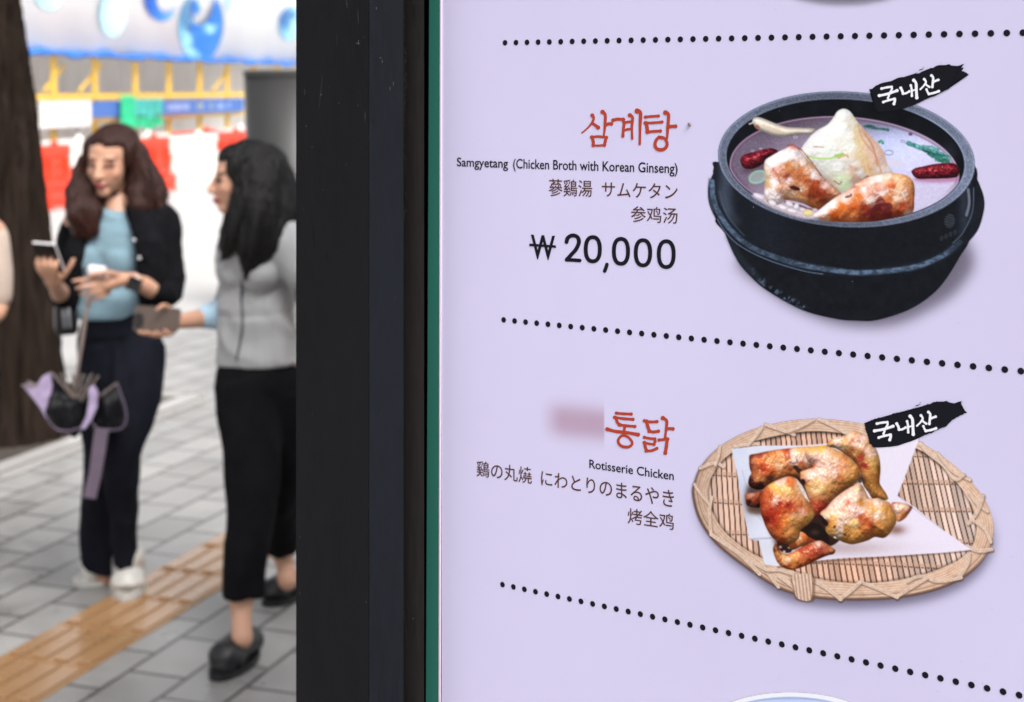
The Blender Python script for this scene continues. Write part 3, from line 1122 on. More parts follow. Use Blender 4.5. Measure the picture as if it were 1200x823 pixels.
# drop shadow printed under the pot
dsh = c.sd(Z([(110, 610), (200, 700), (300, 760), (420, 800), (560, 800), (680, 750), (760, 690), (800, 600), (700, 520), (300, 560)], 820, 60, 2.495))
c.over(.62 * blur(c.m(dsh, 1), 7), (96, 88, 104))
K = lambda pts: Z(pts, 820, 60, 2.495)
lower = c.sd(K([(60, 480), (75, 535), (110, 612), (150, 660), (200, 702), (300, 757), (400, 783), (460, 788), (520, 786), (620, 752), (700, 692), (760, 602), (785, 540), (700, 470), (300, 430)]))
body = c.ramp(fbm(X, Y, .12, 3, 4), [(0, (12, 15, 20)), (1, (24, 28, 36))])
c.over(c.m(lower), body)
# wet glints low on the left
g = c.line(K([(150, 640), (210, 695), (300, 748)]), 7)
gl = c.m(g, 2.5) * sstep(.5, .75, fbm(X + Y, (X - Y) * .4, .28, 3, 2))
c.over(.8 * gl, (98, 116, 142))
c.over(.25 * c.m(c.line(K([(85, 545), (120, 610), (170, 662)]), 8), 4), (70, 82, 100))
# flange
fo = c.sd(K([(60, 325), (44, 350), (29, 382), (24, 412), (29, 450), (48, 492), (75, 532), (120, 572), (200, 612), (300, 644), (400, 658), (460, 661), (560, 654), (640, 642), (710, 614), (770, 572), (812, 525), (830, 470), (832, 435), (822, 400), (804, 366), (780, 380), (700, 400), (300, 400)]))
c.over(c.m(fo), c.ramp(fbm(X, Y, .1, 3, 6), [(0, (17, 20, 27)), (1, (31, 36, 46))]))
fl = c.line(K([(36, 382), (42, 440), (78, 508), (140, 566), (210, 598), (300, 626), (400, 642), (470, 648), (560, 642), (640, 628), (710, 598), (760, 560)]), 6.0)
nzf = fbm(X * .6, Y, .3, 4, 8)
xf = np.clip((X - 838) / 300, 0, 1)
c.over(c.m(fl, 1.3) * (.72 + .28 * sstep(.35, .6, nzf)) * np.interp(xf, [0, .15, .3, .6, .9, 1], [.9, .7, .75, .95, .8, .3]), c.ramp(nzf, [(.2, (66, 84, 106)), (.8, (112, 134, 164))]))
spots = sstep(.62, .68, fbm(X, Y * 1.4, .33, 2, 14)) * c.m(fl, 1)
c.over(.45 * spots * sstep(.45, .6, fbm(X, Y, .06, 2, 77)), (36, 44, 56))
c.over(.75 * c.m(c.line(K([(52, 492), (76, 530), (120, 571), (200, 611), (300, 642), (360, 652)]), 1.1), .8), (120, 140, 168))
c.over(.6 * c.m(c.line(K([(28, 372), (26, 420), (40, 470)]), 1.4), 1), (90, 105, 130))
# upper wall
up = c.sd(K([(50, 330), (52, 400), (62, 450), (110, 520), (170, 566), (250, 600), (350, 622), (450, 634), (560, 626), (650, 608), (730, 566), (785, 500), (803, 420), (804, 335), (700, 300), (200, 300)]))
sheen = np.exp(-((X - 850) / 9) ** 2) * .55 + np.exp(-((X - 1130) / 7) ** 2) * .30 + .10 * np.exp(-((X - 900) / 30) ** 2)
c.over(c.m(up), np.clip(np.array((15, 18, 25)) + sheen[..., None] * np.array((70, 80, 98)) + (fbm(X, Y, .2, 3, 5) * 8)[..., None], 0, 255))
c.over(.8 * c.m(c.line(K([(785, 405), (788, 445), (780, 480)]), 3.0), 1.2), (130, 138, 155))
c.over(.7 * c.m(c.line(K([(801, 400), (797, 470), (770, 530), (740, 562)]), 1.2), .8), (110, 125, 150))
c.over(.5 * c.m(c.line(K([(58, 410), (80, 480), (130, 540)]), 2.0), 1.2), (80, 95, 115))
c.over(.35 * blur(c.m(c.line(K([(60, 405), (78, 450), (110, 500)]), 9), 2), 3), (76, 84, 98))
# maker's mark on the pot: striped disc and a line of small marks
em = c.ell(1113, 259, 6.3, 8.5, 8)
stp_ = .5 + .5 * np.sin((Y * 1.0 - X * .25) * 2.1)
c.over(.42 * c.m(em, .8) * (.35 + .65 * stp_), (112, 117, 128))
for i in range(4):
    bx, by = 1103.5 + i * 5.2, 279.5 - i * 2.4
    c.over(.30 * c.m(c.ell(bx, by, 2.0, 3.2, 10), 1.0), (100, 104, 114))
    c.over(.35 * c.m(c.ell(bx + .3, by, .7, 1.5, 10), .8), (25, 28, 34))
# rim
ro = c.ell(992.0, 187.0, 150.5, 79.5, 3.0)
speck = fbm(X, Y, .75, 2, 9)
ang = np.arctan2((Y - 187) / 79, (X - 992) / 150)
br_ = np.interp(np.degrees(ang), [-180, -150, -100, -60, -20, 20, 60, 100, 140, 180], [108, 118, 92, 112, 124, 132, 112, 92, 104, 108])
rimc = np.stack([br_ * .92, br_ * .98, br_ * 1.16], -1) * (.76 + .48 * speck)[..., None]
c.over(c.m(ro), np.clip(rimc, 0, 255))
edge = np.abs(ro - .8) < 1.3
c.over(.45 * np.exp(-((ro - 1.0) / 1.0) ** 2) * sstep(-.2, .3, -np.sin(ang) * .3 + .25), (168, 186, 214))
ri = c.ell(990.8, 188.2, 139.5, 71.5, 3.0)
c.over(.8 * np.exp(-((ri + .6) / 1.1) ** 2) * c.m(ro) * np.interp(np.degrees(ang), [-180, -60, -40, 10, 60, 180], [.25, .25, 1, .7, .5, .25]), (160, 180, 210))
inn = c.ramp(fbm(X, Y, .06, 3, 12), [(0, (9, 10, 15)), (1, (21, 24, 31))])
c.over(c.m(ri), inn)
c.over(.22 * c.m(ri) * np.exp(-((X - 1112) / 12) ** 2 - ((Y - 178) / 12) ** 2), (90, 100, 120))
# broth
so = np.minimum(c.ell(989.5, 200.5, 134.5, 63.5, 3.5), ri - 1.0)
bt = np.clip((X - 870) / 190 + (Y - 200) / 260, 0, 1)
broth = c.ramp(bt, [(0, (112, 98, 118)), (.22, (146, 130, 152)), (.45, (176, 165, 194)), (.75, (190, 190, 226)), (1, (208, 200, 230))])
top = np.exp(-((Y - 142) / 14.0) ** 2)
broth = broth * (1 - .32 * top)[..., None]
fz = fbm(X, Y, .55, 3, 21)
broth = broth + ((fz - .5) * 20)[..., None]
oil = sstep(.63, .70, fbm(X, Y * 1.7, .42, 2, 31))
broth = broth + (oil * 9)[..., None] * np.array((1, 1, 1.1))
mir = np.exp(-((X - 1052) / 46) ** 2 - ((Y - 178) / 26) ** 2)
broth = broth + mir[..., None] * np.array((14, 24, 34))
c.over(c.m(so, .8), np.clip(broth, 0, 255))
c.over(.75 * np.exp(-((so - .6) / 1.0) ** 2) * sstep(236, 205, Y), (186, 150, 184))
c.over(.5 * np.exp(-((so - 2.6) / 1.4) ** 2) * sstep(236, 205, Y), (96, 66, 92))
# oil rings
for i in range(22):
    a = random.uniform(0, 6.28); r = random.uniform(.35, .96) ** .5
    ex, ey = 989 + 130 * r * math.cos(a), 200 + 60 * r * math.sin(a)
    rr = random.choice([.8, 1.1, 1.5, 2.2])
    e_ = c.ell(ex, ey, rr * 1.5, rr * .8)
    c.over(.45 * c.m(so) * np.exp(-(e_ / .7) ** 2), random.choice([(232, 226, 244), (110, 90, 116), (225, 220, 242)]))
# herbs
V5 = lambda pts: Z(pts, 980, 120, 5.488)
for pts, wd, col in (([(185, 155), (230, 165), (300, 172), (335, 178)], 3.0, (44, 92, 92)), ([(200, 150), (240, 158)], 2.5, (22, 60, 58)), ([(275, 255), (292, 250), (300, 262)], 3.2, (66, 140, 110)),
                     ([(460, 262), (540, 292), (640, 322), (720, 352)], 5.5, (70, 138, 132)), ([(520, 282), (600, 285), (660, 305)], 3.2, (96, 160, 158)), ([(600, 330), (660, 360), (720, 380)], 5.5, (34, 102, 82)), ([(560, 310), (620, 330), (690, 345)], 3.0, (30, 86, 84)), ([(640, 372), (690, 385)], 3.0, (44, 110, 92))):
    ln = c.line(V5(pts), wd) - 1.3 * (fbm(X, Y, .5, 2, 17) - .4)
    c.over(.9 * c.m(ln, 1), np.clip(np.array(col) * (.65 + .8 * fbm(X, Y, .6, 2, 19))[..., None], 0, 255))
c.over(.7 * c.m(c.ell(1067, 157.4, 2.4, 1.8), .8), (70, 32, 50))
c.over(.6 * np.exp(-(c.ell(1041.5, 179, 5, 2.6) / .8) ** 2), (130, 126, 150))
c.over(.85 * c.m(c.ell(1049, 190.5, 10, 4.2, 12) + 2.5 * (fbm(X, Y, .3, 2, 2) - .5), 1.5), (222, 214, 232))
# ginseng root
V4 = lambda pts: Z(pts, 860, 120, 5.486)
gd = c.lump(V4([(118, 118), (140, 96), (180, 100), (260, 132), (340, 158), (430, 164), (520, 170), (500, 205), (420, 208), (330, 220), (260, 215), (190, 190), (140, 165)]), [(0, (236, 214, 188)), (.5, (242, 230, 214)), (1, (246, 240, 232))], fbm(X, Y, .2, 3, 3), .7, .4, .3, 20, amb=.62)
c.over(.8 * c.m(c.ell(887.5, 149, 3.2, 2.4, 40), 1.4), (158, 88, 56))
c.over(.5 * c.m(c.line(V4([(190, 150), (300, 190), (330, 205)]), 2), 1.5), (214, 178, 140))
c.over(.9 * c.m(c.line(V4([(100, 140), (122, 130), (128, 112)]), 1.6), .8), (236, 226, 214))
# jujubes
jt = fbm(X, Y, .45, 3, 23)
jst = [(0, (58, 6, 18)), (.45, (118, 20, 36)), (.75, (160, 44, 60)), (1, (205, 110, 128))]
c.over(.35 * blur(c.m(c.ell(888, 196, 19, 6, -15), 1), 2), (60, 20, 40))
c.lump(V4([(42, 372), (62, 340), (130, 318), (230, 296), (282, 312), (262, 340), (205, 365), (190, 395), (120, 428), (62, 420)]), jst, jt, .9, 1.5, .35, 95, amb=.42, seed=5, gloss=40)
c.over(.35 * blur(c.m(c.ell(1097, 210.5, 27, 4), 1), 1.6), (150, 60, 110))
c.over(.55 * c.m(c.ell(1098, 210.2, 26, 3.2), 1.5), (186, 120, 160))
c.lump(V5([(484, 450), (505, 425), (560, 412), (640, 396), (740, 390), (785, 412), (790, 450), (772, 482), (690, 490), (600, 492), (520, 490)]), jst, jt, .9, 2.0, .4, 85, amb=.42, seed=7, gloss=40)
# pale rice at the pot's edge
rice = c.sd(Z([(100, 590), (170, 590), (260, 640), (430, 690), (470, 715), (360, 712), (240, 672), (140, 622)], 860, 100, 4.573))
c.over(.9 * c.m(rice, 2.5), np.clip(np.array((222, 204, 214)) * (.78 + .4 * fbm(X, Y, .35, 3, 41))[..., None], 0, 255))
# chicken: pale breast cone
W4 = lambda pts: Z(pts, 860, 100, 4.573)
tone = np.clip(.78 + .55 * (fbm(X, Y, .09, 3, 51) - .5) - .75 * sstep(1003, 1035, X - (Y - 150) * .12) + .2 * fbm(X * 2.2 + Y, Y * .25, .3, 3, 8), 0, 1)
c.paint((860, 100), 4.573, [(350, 370), (400, 285), (450, 240), (500, 212), (530, 178), (555, 140), (590, 126), (625, 142), (655, 185), (690, 228), (750, 290), (800, 350), (822, 420), (850, 470), (790, 500), (680, 530), (610, 575), (540, 560), (470, 480), (400, 430)], [(590,150,240,240,238),(540,230,248,250,246),(600,250,250,250,246),(480,290,246,246,240),(440,260,240,238,236),(400,330,240,238,236),(640,200,242,235,215),(660,230,235,215,180),(620,330,248,250,242),(500,350,244,248,240),(560,430,240,240,236),(480,440,240,240,232),(680,300,235,210,165),(670,370,232,210,170),(720,290,230,195,175),(740,340,228,190,175),(760,400,225,185,170),(790,430,238,215,205),(700,400,228,195,150),(720,450,225,185,140),(640,420,240,230,225),(600,440,235,225,215),(640,450,225,190,160),(560,500,228,235,205),(600,540,225,235,205),(680,470,238,228,224),(820,470,242,228,225),(780,480,240,220,210),(790,360,232,200,185),(700,240,225,185,155),(520,520,220,200,180),(660,510,215,170,150)], .025, .02, .05, 51, relief=.25, pw=3.0, contrast=1.0)
for pts, wd, col, al in (([(668, 215), (690, 290), (760, 380), (790, 470)], 2.2, (204, 156, 120), .75), ([(700, 260), (745, 330), (770, 430)], 2.0, (190, 130, 92), .7), ([(650, 250), (680, 330), (700, 400), (720, 480)], 3.2, (226, 196, 150), .6), ([(560, 390), (600, 375), (612, 385)], 2.4, (206, 160, 110), .8),
                         ([(425, 331), (445, 330), (480, 333)], 1.3, (176, 120, 110), .8), ([(620, 430), (640, 455), (630, 470)], 2.5, (214, 178, 150), .7), ([(540, 515), (565, 530), (575, 520)], 2.2, (150, 118, 92), .8), ([(680, 510), (720, 488)], 1.6, (120, 70, 50), .8), ([(760, 300), (800, 370), (815, 430)], 2.6, (222, 176, 152), .6), ([(690, 440), (740, 470), (790, 480)], 4, (222, 180, 130), .5)):
    c.over(al * c.m(c.line(W4(pts), wd) - 1.2 * (fbm(X, Y, .4, 2, 13) - .4), 1.0), col)
c.over(.92 * c.m(c.line(W4([(400, 378), (440, 391), (500, 394), (550, 384), (580, 368)]), 2.0), .9), (176, 216, 120))
c.over(.9 * c.m(c.line(W4([(545, 378), (565, 374), (585, 368)]), 2.6), .9), (150, 205, 92))
c.over(.45 * c.m(c.ell(991, 208, 7, 3.5, 10), 2), (206, 228, 170))
c.over(.4 * c.m(c.ell(990, 219, 6, 3.5, 20), 2), (196, 222, 160))
# left ring of scallion
e_ = c.ell(888, 207.5, 10.5, 7, -20)
c.over(.5 * c.m(e_, 2), (176, 206, 190))
c.over(.8 * np.exp(-((e_ - .5) / 1.2) ** 2), (150, 206, 176))
# left drumstick
U = np.clip((X - 893) / 80, 0, 1)
t1 = .62 + .6 * (fbm(X, Y, .13, 4, 61) - .5) + .42 * np.exp(-((X - 905) / 10) ** 2) - .5 * np.exp(-((X - 922) / 12) ** 2 - ((Y - 207) / 13) ** 2) - .62 * np.exp(-((X - 955) / 16) ** 2 - ((Y - 226) / 12) ** 2) + .4 * np.exp(-((X - 930) / 14) ** 2 - ((Y - 184) / 9) ** 2) + .5 * sstep(232, 244, Y - (X - 900) * .16)
st1 = [(0, (118, 52, 30)), (.25, (166, 92, 58)), (.5, (206, 150, 118)), (.72, (234, 212, 206)), (1, (246, 238, 240))]
c.paint((885, 170), 8.66, [(90, 210), (110, 150), (200, 90), (320, 30), (390, 0), (410, 10), (470, 70), (560, 180), (640, 260), (720, 350), (800, 420), (866, 480), (866, 520), (740, 590), (640, 660), (580, 640), (500, 600), (400, 570), (310, 560), (250, 600), (180, 610), (120, 580), (90, 480), (100, 380), (90, 280)], [(130,170,238,225,220),(220,100,242,232,232),(330,40,235,215,210),(380,15,210,140,130),(440,80,240,225,225),(400,100,245,235,240),(300,130,246,238,242),(180,200,245,235,238),(110,280,228,205,180),(130,400,215,180,130),(200,270,225,165,150),(200,380,245,235,235),(160,470,240,225,220),(250,300,205,140,110),(280,370,210,160,140),(330,220,195,130,85),(370,260,190,120,75),(320,320,150,80,60),(340,360,220,200,205),(420,210,215,170,140),(460,250,195,120,75),(440,320,185,110,70),(520,250,225,180,150),(480,180,240,220,215),(560,200,225,180,145),(600,300,240,222,222),(640,330,230,200,190),(500,330,190,110,70),(540,380,175,95,60),(620,380,165,75,45),(590,450,150,65,40),(640,490,130,55,35),(570,510,125,55,35),(700,480,160,75,55),(720,420,225,190,180),(760,500,190,115,85),(800,470,215,170,140),(680,560,150,75,45),(640,620,175,105,70),(560,580,185,115,75),(480,560,205,150,110),(420,520,215,165,125),(340,500,225,185,155),(300,470,220,170,140),(260,430,215,165,135),(480,440,225,180,150),(500,480,195,120,80),(400,400,200,140,100),(320,540,185,120,85),(220,540,245,232,238),(300,590,240,230,236)], .07, .05, .08, 61, glint=.5)
for pts, wd, col, al in (([(430, 300), (500, 385), (560, 470)], 1.8, (150, 82, 56), .8), ([(345, 280), (380, 276), (420, 300)], 2.2, (160, 70, 50), .7), ([(330, 640), (400, 660), (500, 690)], 2.5, (92, 52, 60), .8), ([(490, 570), (500, 600), (490, 630)], 3.6, (128, 60, 30), .6), ([(250, 430), (280, 470), (300, 520)], 2.5, (190, 120, 96), .7)):
    c.over(al * c.m(c.line(V4(pts), wd) - 1.4 * (fbm(X, Y, .4, 2, 15) - .4), 1.0), col)
c.over(.95 * c.m(c.ell(931.5, 220.6, 6.4, 2.6, 14) + 1.2 * (fbm(X, Y, .4, 2, 5) - .5), .9), (62, 22, 18))
c.over(.7 * c.m(c.ell(938.8, 223.5, 1.2, 1.6), .8), (240, 232, 230))
# grains of rice and garlic in front
for i, (gx, gy, ra, rb, rt, col) in enumerate(((925, 239, 5, 3.2, 30, (236, 222, 226)), (933, 242, 3, 4, 20, (242, 236, 240)), (941, 246, 4.2, 2.6, 20, (228, 214, 218)), (947, 249.5, 6.5, 4, 0, (232, 212, 150)), (917, 243, 5, 3, 20, (240, 230, 236)), (905, 238, 5, 3.4, 30, (240, 228, 234)), (889, 230, 7, 3, 25, (232, 222, 236)), (955, 246, 3, 2, 0, (222, 190, 196)), (928, 247, 6, 2.6, 12, (238, 226, 232)), (899, 226, 3, 5, 0, (244, 234, 236)))):
    e_ = c.ell(gx, gy, ra, rb, rt)
    c.over(.92 * c.m(e_, 1.0), np.clip(np.array(col) * (.86 + .2 * sstep(-1, 3, e_) - .12 * sstep(0, ra, (Y - gy)))[..., None], 0, 255))
# right drumstick
q = (X - 1010) * .86 - (Y - 232) * -.5
streak = fbm((X * .5 + Y * .9) , (Y * .5 - X * .28) * 3.0, .16, 4, 71)
t2 = .56 + .8 * (streak - .5) - .55 * np.exp(-((Y - (252 - (X - 960) * .10)) / 8) ** 2) * sstep(985, 1010, X) + .25 * np.exp(-((Y - (222 - (X - 1000) * .2)) / 8) ** 2) + .55 * sstep(984, 958, X)
c.paint((970, 120), 5.673, [(-105, 760), (-60, 720), (0, 670), (60, 625), (120, 590), (180, 545), (250, 505), (330, 485), (430, 470), (520, 485), (565, 520), (578, 580), (575, 650), (572, 715), (540, 745), (430, 770), (330, 790), (200, 798), (60, 795), (-40, 788)], [(-80,755,238,220,222),(-30,720,244,232,236),(30,680,245,230,230),(-20,770,215,160,130),(40,750,205,100,45),(90,700,210,115,50),(60,790,185,95,55),(110,640,235,200,190),(150,600,225,180,170),(190,570,205,140,110),(240,580,240,225,225),(200,630,215,130,70),(170,700,205,100,50),(180,750,215,130,80),(230,540,215,160,130),(300,520,235,205,190),(340,500,245,230,225),(280,590,225,165,140),(330,570,215,150,130),(280,650,240,215,205),(340,640,150,80,75),(360,600,235,205,195),(250,700,150,65,45),(330,700,105,40,40),(300,740,120,45,40),(230,770,160,80,50),(380,690,130,60,55),(400,650,205,120,70),(420,520,225,150,110),(400,500,240,210,190),(460,500,235,190,150),(430,560,200,105,60),(500,510,225,165,115),(550,550,215,150,100),(480,580,225,180,140),(520,600,235,200,180),(460,640,235,200,175),(450,690,225,150,100),(500,690,190,90,50),(400,740,120,45,40),(470,730,150,65,45),(560,620,205,130,85),(560,690,185,115,85),(540,730,205,165,150),(340,785,130,60,50)], .07, .05, .10, 71, glint=.4)
for pts, wd, col, al in (([(180, 500), (230, 560), (300, 600)], 1.5, (244, 226, 214), .75), ([(240, 650), (260, 610), (330, 570)], 2.5, (244, 228, 220), .7), ([(215, 660), (290, 625), (310, 640)], 1.6, (66, 30, 34), .75), ([(350, 560), (420, 580), (440, 620)], 2.4, (240, 214, 196), .7), ([(380, 560), (400, 520), (440, 490)], 2.2, (246, 222, 196), .7), ([(60, 610), (85, 605), (95, 595)], 2.2, (70, 40, 40), .8),
                         ([(180, 730), (280, 665), (350, 660), (330, 700)], 4.5, (92, 30, 34), .75), ([(360, 690), (420, 660), (480, 690)], 3.5, (150, 60, 50), .5), ([(20, 740), (70, 680), (150, 640)], 2.5, (222, 120, 60), .6), ([(460, 560), (485, 600), (480, 660)], 3, (210, 110, 66), .6), ([(130, 530), (190, 520), (260, 480)], 2.5, (250, 236, 230), .7)):
    c.over(al * c.m(c.line(V5(pts), wd) - 1.6 * (fbm(X, Y, .4, 2, 16) - .4), 1.1), col)
# whole print: slight grain
c.rgb = np.clip(c.rgb + (RNG.rand(*c.X.shape)[..., None] - .5) * 7, 0, 255)
link("soup_picture", c.mesh(lambda px, py: onplane(px, py, .00022)), m_photo, board)

# ---- roast chicken on a bamboo tray
c = Canvas(804, 484, 1176, 728, 1.0)
X, Y = c.X, c.Y
B = lambda pts: Z(pts, 800, 450, 2.94)
OUT = [(35, 380), (44, 330), (64, 285), (120, 222), (220, 165), (340, 132), (450, 121), (560, 128), (660, 148), (770, 182), (870, 232), (970, 312), (1035, 390), (1066, 460), (1070, 520), (1050, 580), (1010, 632), (950, 676), (860, 712), (740, 736), (610, 743), (500, 740), (400, 726), (320, 697), (220, 632), (120, 552), (60, 470)]
so = c.sd(B(OUT))
sh_ = c.sd(B([(x + 16 if x < 300 else x, y + 26) for x, y in OUT]))
c.over(.72 * blur(c.m(sh_, 1), 6) * sstep(545, 640, Y + (1000 - X) * .12), (118, 110, 132))
rim_t = fbm(X, Y, .25, 3, 5)
# concentric canes of the rim
can = .5 + .5 * np.sin(so * 2.15 + 1.2 * (fbm(X, Y, .03, 2, 3) - .5) * 4)
lit = np.interp(X, [812, 840, 900, 1000, 1120, 1164], [.94, 1.0, 1.04, 1.05, 1.1, 1.06])
rc = c.ramp(.34 * can + .5 * rim_t + .08, [(0, (160, 122, 98)), (.35, (200, 164, 140)), (.7, (218, 188, 166)), (1, (232, 210, 196))]) * lit[..., None]
c.over(c.m(so), np.clip(rc, 0, 255))
# dark outer edge underneath (front and left)
c.over(.75 * np.exp(-((so - .5) / 1.8) ** 2) * sstep(560, 640, Y + (990 - X) * .3), (84, 56, 42))
c.over(.5 * np.exp(-((so - 5.5) / .8) ** 2) * sstep(560, 620, Y + (990 - X) * .2), (120, 84, 64))
INN = [(88, 395), (98, 325), (140, 262), (215, 210), (330, 178), (450, 163), (560, 172), (650, 190), (760, 210), (830, 235), (900, 290), (960, 360), (1000, 430), (1012, 495), (1000, 555), (960, 600), (880, 640), (800, 664), (680, 684), (560, 684), (450, 668), (370, 640), (285, 606), (200, 558), (130, 490)]
si = c.sd(B(INN))
# woven base: near-vertical canes that fan out, crossed by doubled strands
xc, yc = 988.0, 590.0
lean = (X - xc) / 180.0
u = X - (Y - yc) * (.05 + .17 * np.clip((X - 840) / 250, 0, 1.2))
per = 6.3
ph = (u / per) * 2 * math.pi
strip = .5 + .5 * np.cos(ph + 1.4 * (fbm(X, Y, .02, 2, 7) - .5))
cid = np.floor(u / per + .5)
cv = _LAT[(cid.astype(int) * 7) % 256, 11]
wv = c.ramp(sstep(.0, .40, strip), [(0, (104, 70, 54)), (.35, (158, 114, 90)), (.7, (212, 174, 152)), (1, (228, 198, 182))]) * (.84 + .26 * cv)[..., None]
# warmer in the middle below, paler right
wv = wv * np.stack([np.ones_like(X), np.interp(X, [812, 900, 1000, 1080, 1164], [1.0, .95, .92, 1.0, 1.05]), np.interp(X, [812, 900, 1000, 1080, 1164], [1.0, .92, .86, 1.0, 1.10])], -1)
for k in range(-5, 6):
    yy = 594 + k * 32.0 + (X - 988) * .035 + .0004 * (X - 988) ** 2 * (1 if k > 0 else -1) * .3
    dy = np.abs(Y - yy)
    par = .5 + .5 * np.cos(ph + math.pi * (k % 2))
    a_ = sstep(2.4, 1.2, dy) * (.35 + .6 * sstep(.3, .7, strip))
    wv = wv * (1 - a_[..., None]) + a_[..., None] * np.array((212, 172, 150))
    wv = wv * (1 - .55 * (np.exp(-((Y - yy - 3.2) / .9) ** 2) * sstep(.2, .8, strip)))[..., None]
wv = wv * (1 - .5 * np.exp(-(si / 3.0) ** 2) * sstep(575, 520, Y) )[..., None]
wv = wv * (1 - .35 * np.exp(-(si / 2.2) ** 2))[..., None]
c.over(c.m(si), np.clip(wv, 0, 255))
# bindings across the rim: crossing lighter splints
def splint(pts, wd, col=(228, 200, 180), al=.97):
    ln = c.line(B(pts), wd)
    c.over(.5 * c.m(c.line([(x + .8, y + 1.8) for x, y in B(pts)], wd + .8), 1.2), (104, 72, 54))
    cc = np.array(col) * (.88 + .2 * fbm(X, Y, .5, 2, 9) + .05 * np.sin(ln * 3.0))[..., None]
    c.over(al * c.m(ln, .8), np.clip(cc, 0, 255))
for pts, wd in (([(60, 290), (110, 272), (140, 285)], 6), ([(40, 345), (62, 380), (96, 420)], 5), ([(100, 390), (92, 440), (98, 520)], 6), ([(128, 215), (124, 245), (112, 280)], 5), ([(180, 215), (230, 208), (262, 205)], 6), ([(272, 150), (255, 175), (225, 210)], 6), ([(285, 140), (330, 155), (385, 175)], 6), ([(450, 124), (400, 150), (360, 165)], 5),
                ([(470, 122), (520, 145), (575, 178)], 6), ([(700, 165), (640, 175), (560, 168)], 5), ([(820, 205), (850, 240), (900, 280), (930, 330)], 8), ([(880, 240), (930, 300), (990, 330)], 6), ([(970, 312), (940, 330), (905, 290)], 5), ([(985, 370), (1010, 410), (1050, 440)], 5), ([(1035, 385), (1015, 440), (985, 480)], 7), ([(1000, 470), (1040, 500), (1062, 545)], 6), ([(980, 560), (1020, 575), (1065, 570)], 7), ([(985, 585), (980, 620), (950, 668)], 8),
                ([(960, 668), (880, 680), (820, 662), (775, 680)], 6), ([(840, 670), (790, 700), (735, 735)], 6), ([(740, 736), (660, 700), (610, 682)], 6), ([(610, 685), (570, 720), (540, 742)], 7), ([(545, 742), (490, 700), (440, 672)], 7), ([(330, 700), (285, 640), (272, 615)], 6), ([(380, 655), (330, 640), (290, 640), (240, 612)], 6), ([(265, 655), (200, 590), (100, 520)], 7), ([(330, 660), (370, 690), (395, 712)], 7)):
    splint(pts, wd * .62)
kn = c.sd(B([(380, 660), (440, 655), (446, 690), (440, 745), (395, 738), (384, 700)]))
kc = c.ramp(.5 + .5 * np.sin((X - Y * .12) * 1.55), [(0, (186, 146, 120)), (1, (230, 206, 190))])
c.over(.6 * c.m(c.sd(B([(376, 668), (452, 664), (456, 700), (450, 750), (392, 744), (380, 704)])), 1.5), (110, 76, 58))
c.over(c.m(kn), np.clip(kc * (.92 + .15 * fbm(X, Y, .4, 2, 3))[..., None], 0, 255))
# paper
pap = c.sd(B([(168, 224), (260, 213), (420, 212), (560, 200), (700, 196), (816, 188), (800, 230), (770, 310), (740, 385), (800, 425), (900, 505), (996, 572), (900, 582), (700, 594), (560, 600), (470, 608), (325, 628), (282, 622), (262, 540), (230, 536), (205, 420), (190, 320)]), 1)
pc = c.ramp(np.clip((X - 850) / 260 + .25 * (fbm(X, Y, .03, 3, 4) - .5), 0, 1), [(0, (206, 214, 236)), (.25, (226, 226, 240)), (.6, (234, 226, 242)), (1, (238, 228, 244))])
wsh = np.exp(-((X - 1050) / 11) ** 2 - ((Y - 621) / 6) ** 2) * .8 + np.exp(-((X - 985) / 60) ** 2 - ((Y - 642) / 9) ** 2) * .35 + np.exp(-((X - 876) / 10) ** 2 - ((Y - 592) / 20) ** 2) * .25
pc = pc * (1 - wsh[..., None] * np.array((.45, .62, .70)))
c.over(.55 * c.m(c.line(B([(330, 631), (480, 612), (700, 597), (990, 575)]), 3), 1.5), (90, 60, 50))
c.over(c.m(pap, .8), np.clip(pc, 0, 255))
c.over(.6 * c.m(c.line(B([(232, 535), (290, 532), (330, 528)]), 1.6, 1), 1), (150, 146, 170))
c.over(.35 * c.m(c.line(B([(205, 300), (240, 420), (268, 470)]), 1.6), 1), (170, 170, 190))
c.over(.3 * c.m(c.line(B([(740, 385), (790, 425), (900, 505)]), 1.4), 1), (150, 130, 150))
# roast chicken pieces
QA, QB, QC, QD = (870, 500), (870, 570), (950, 500), (950, 560)
k8 = 8.23
c.over(.8 * blur(c.m(c.sd(Z([(60, 560), (160, 590), (300, 620), (560, 700), (640, 980), (500, 1100), (330, 1150), (300, 1080), (200, 860), (60, 800), (30, 700)], 870, 500, k8)), 1), 2.5), (52, 28, 20))
c.over(.7 * blur(c.m(c.ell(884, 599, 9, 4, 10), 1), 1.8), (84, 60, 44))
c.over(.96 * c.m(c.sd([(900, 572), (925, 556), (965, 556), (1002, 570), (1000, 600), (985, 632), (965, 642), (930, 640), (912, 640)]), 1), (40, 20, 15))
c.paint(QB, k8, [(25, 80), (60, 65), (120, 60), (178, 50), (182, 120), (172, 200), (100, 202), (45, 182), (30, 130)], [(40,90,175,105,75),(80,80,190,140,125),(110,120,150,75,50),(70,150,60,30,25),(140,90,170,90,60),(150,150,110,50,35),(90,180,100,55,40),(160,190,45,25,20)], .12, .06, .2, 3)
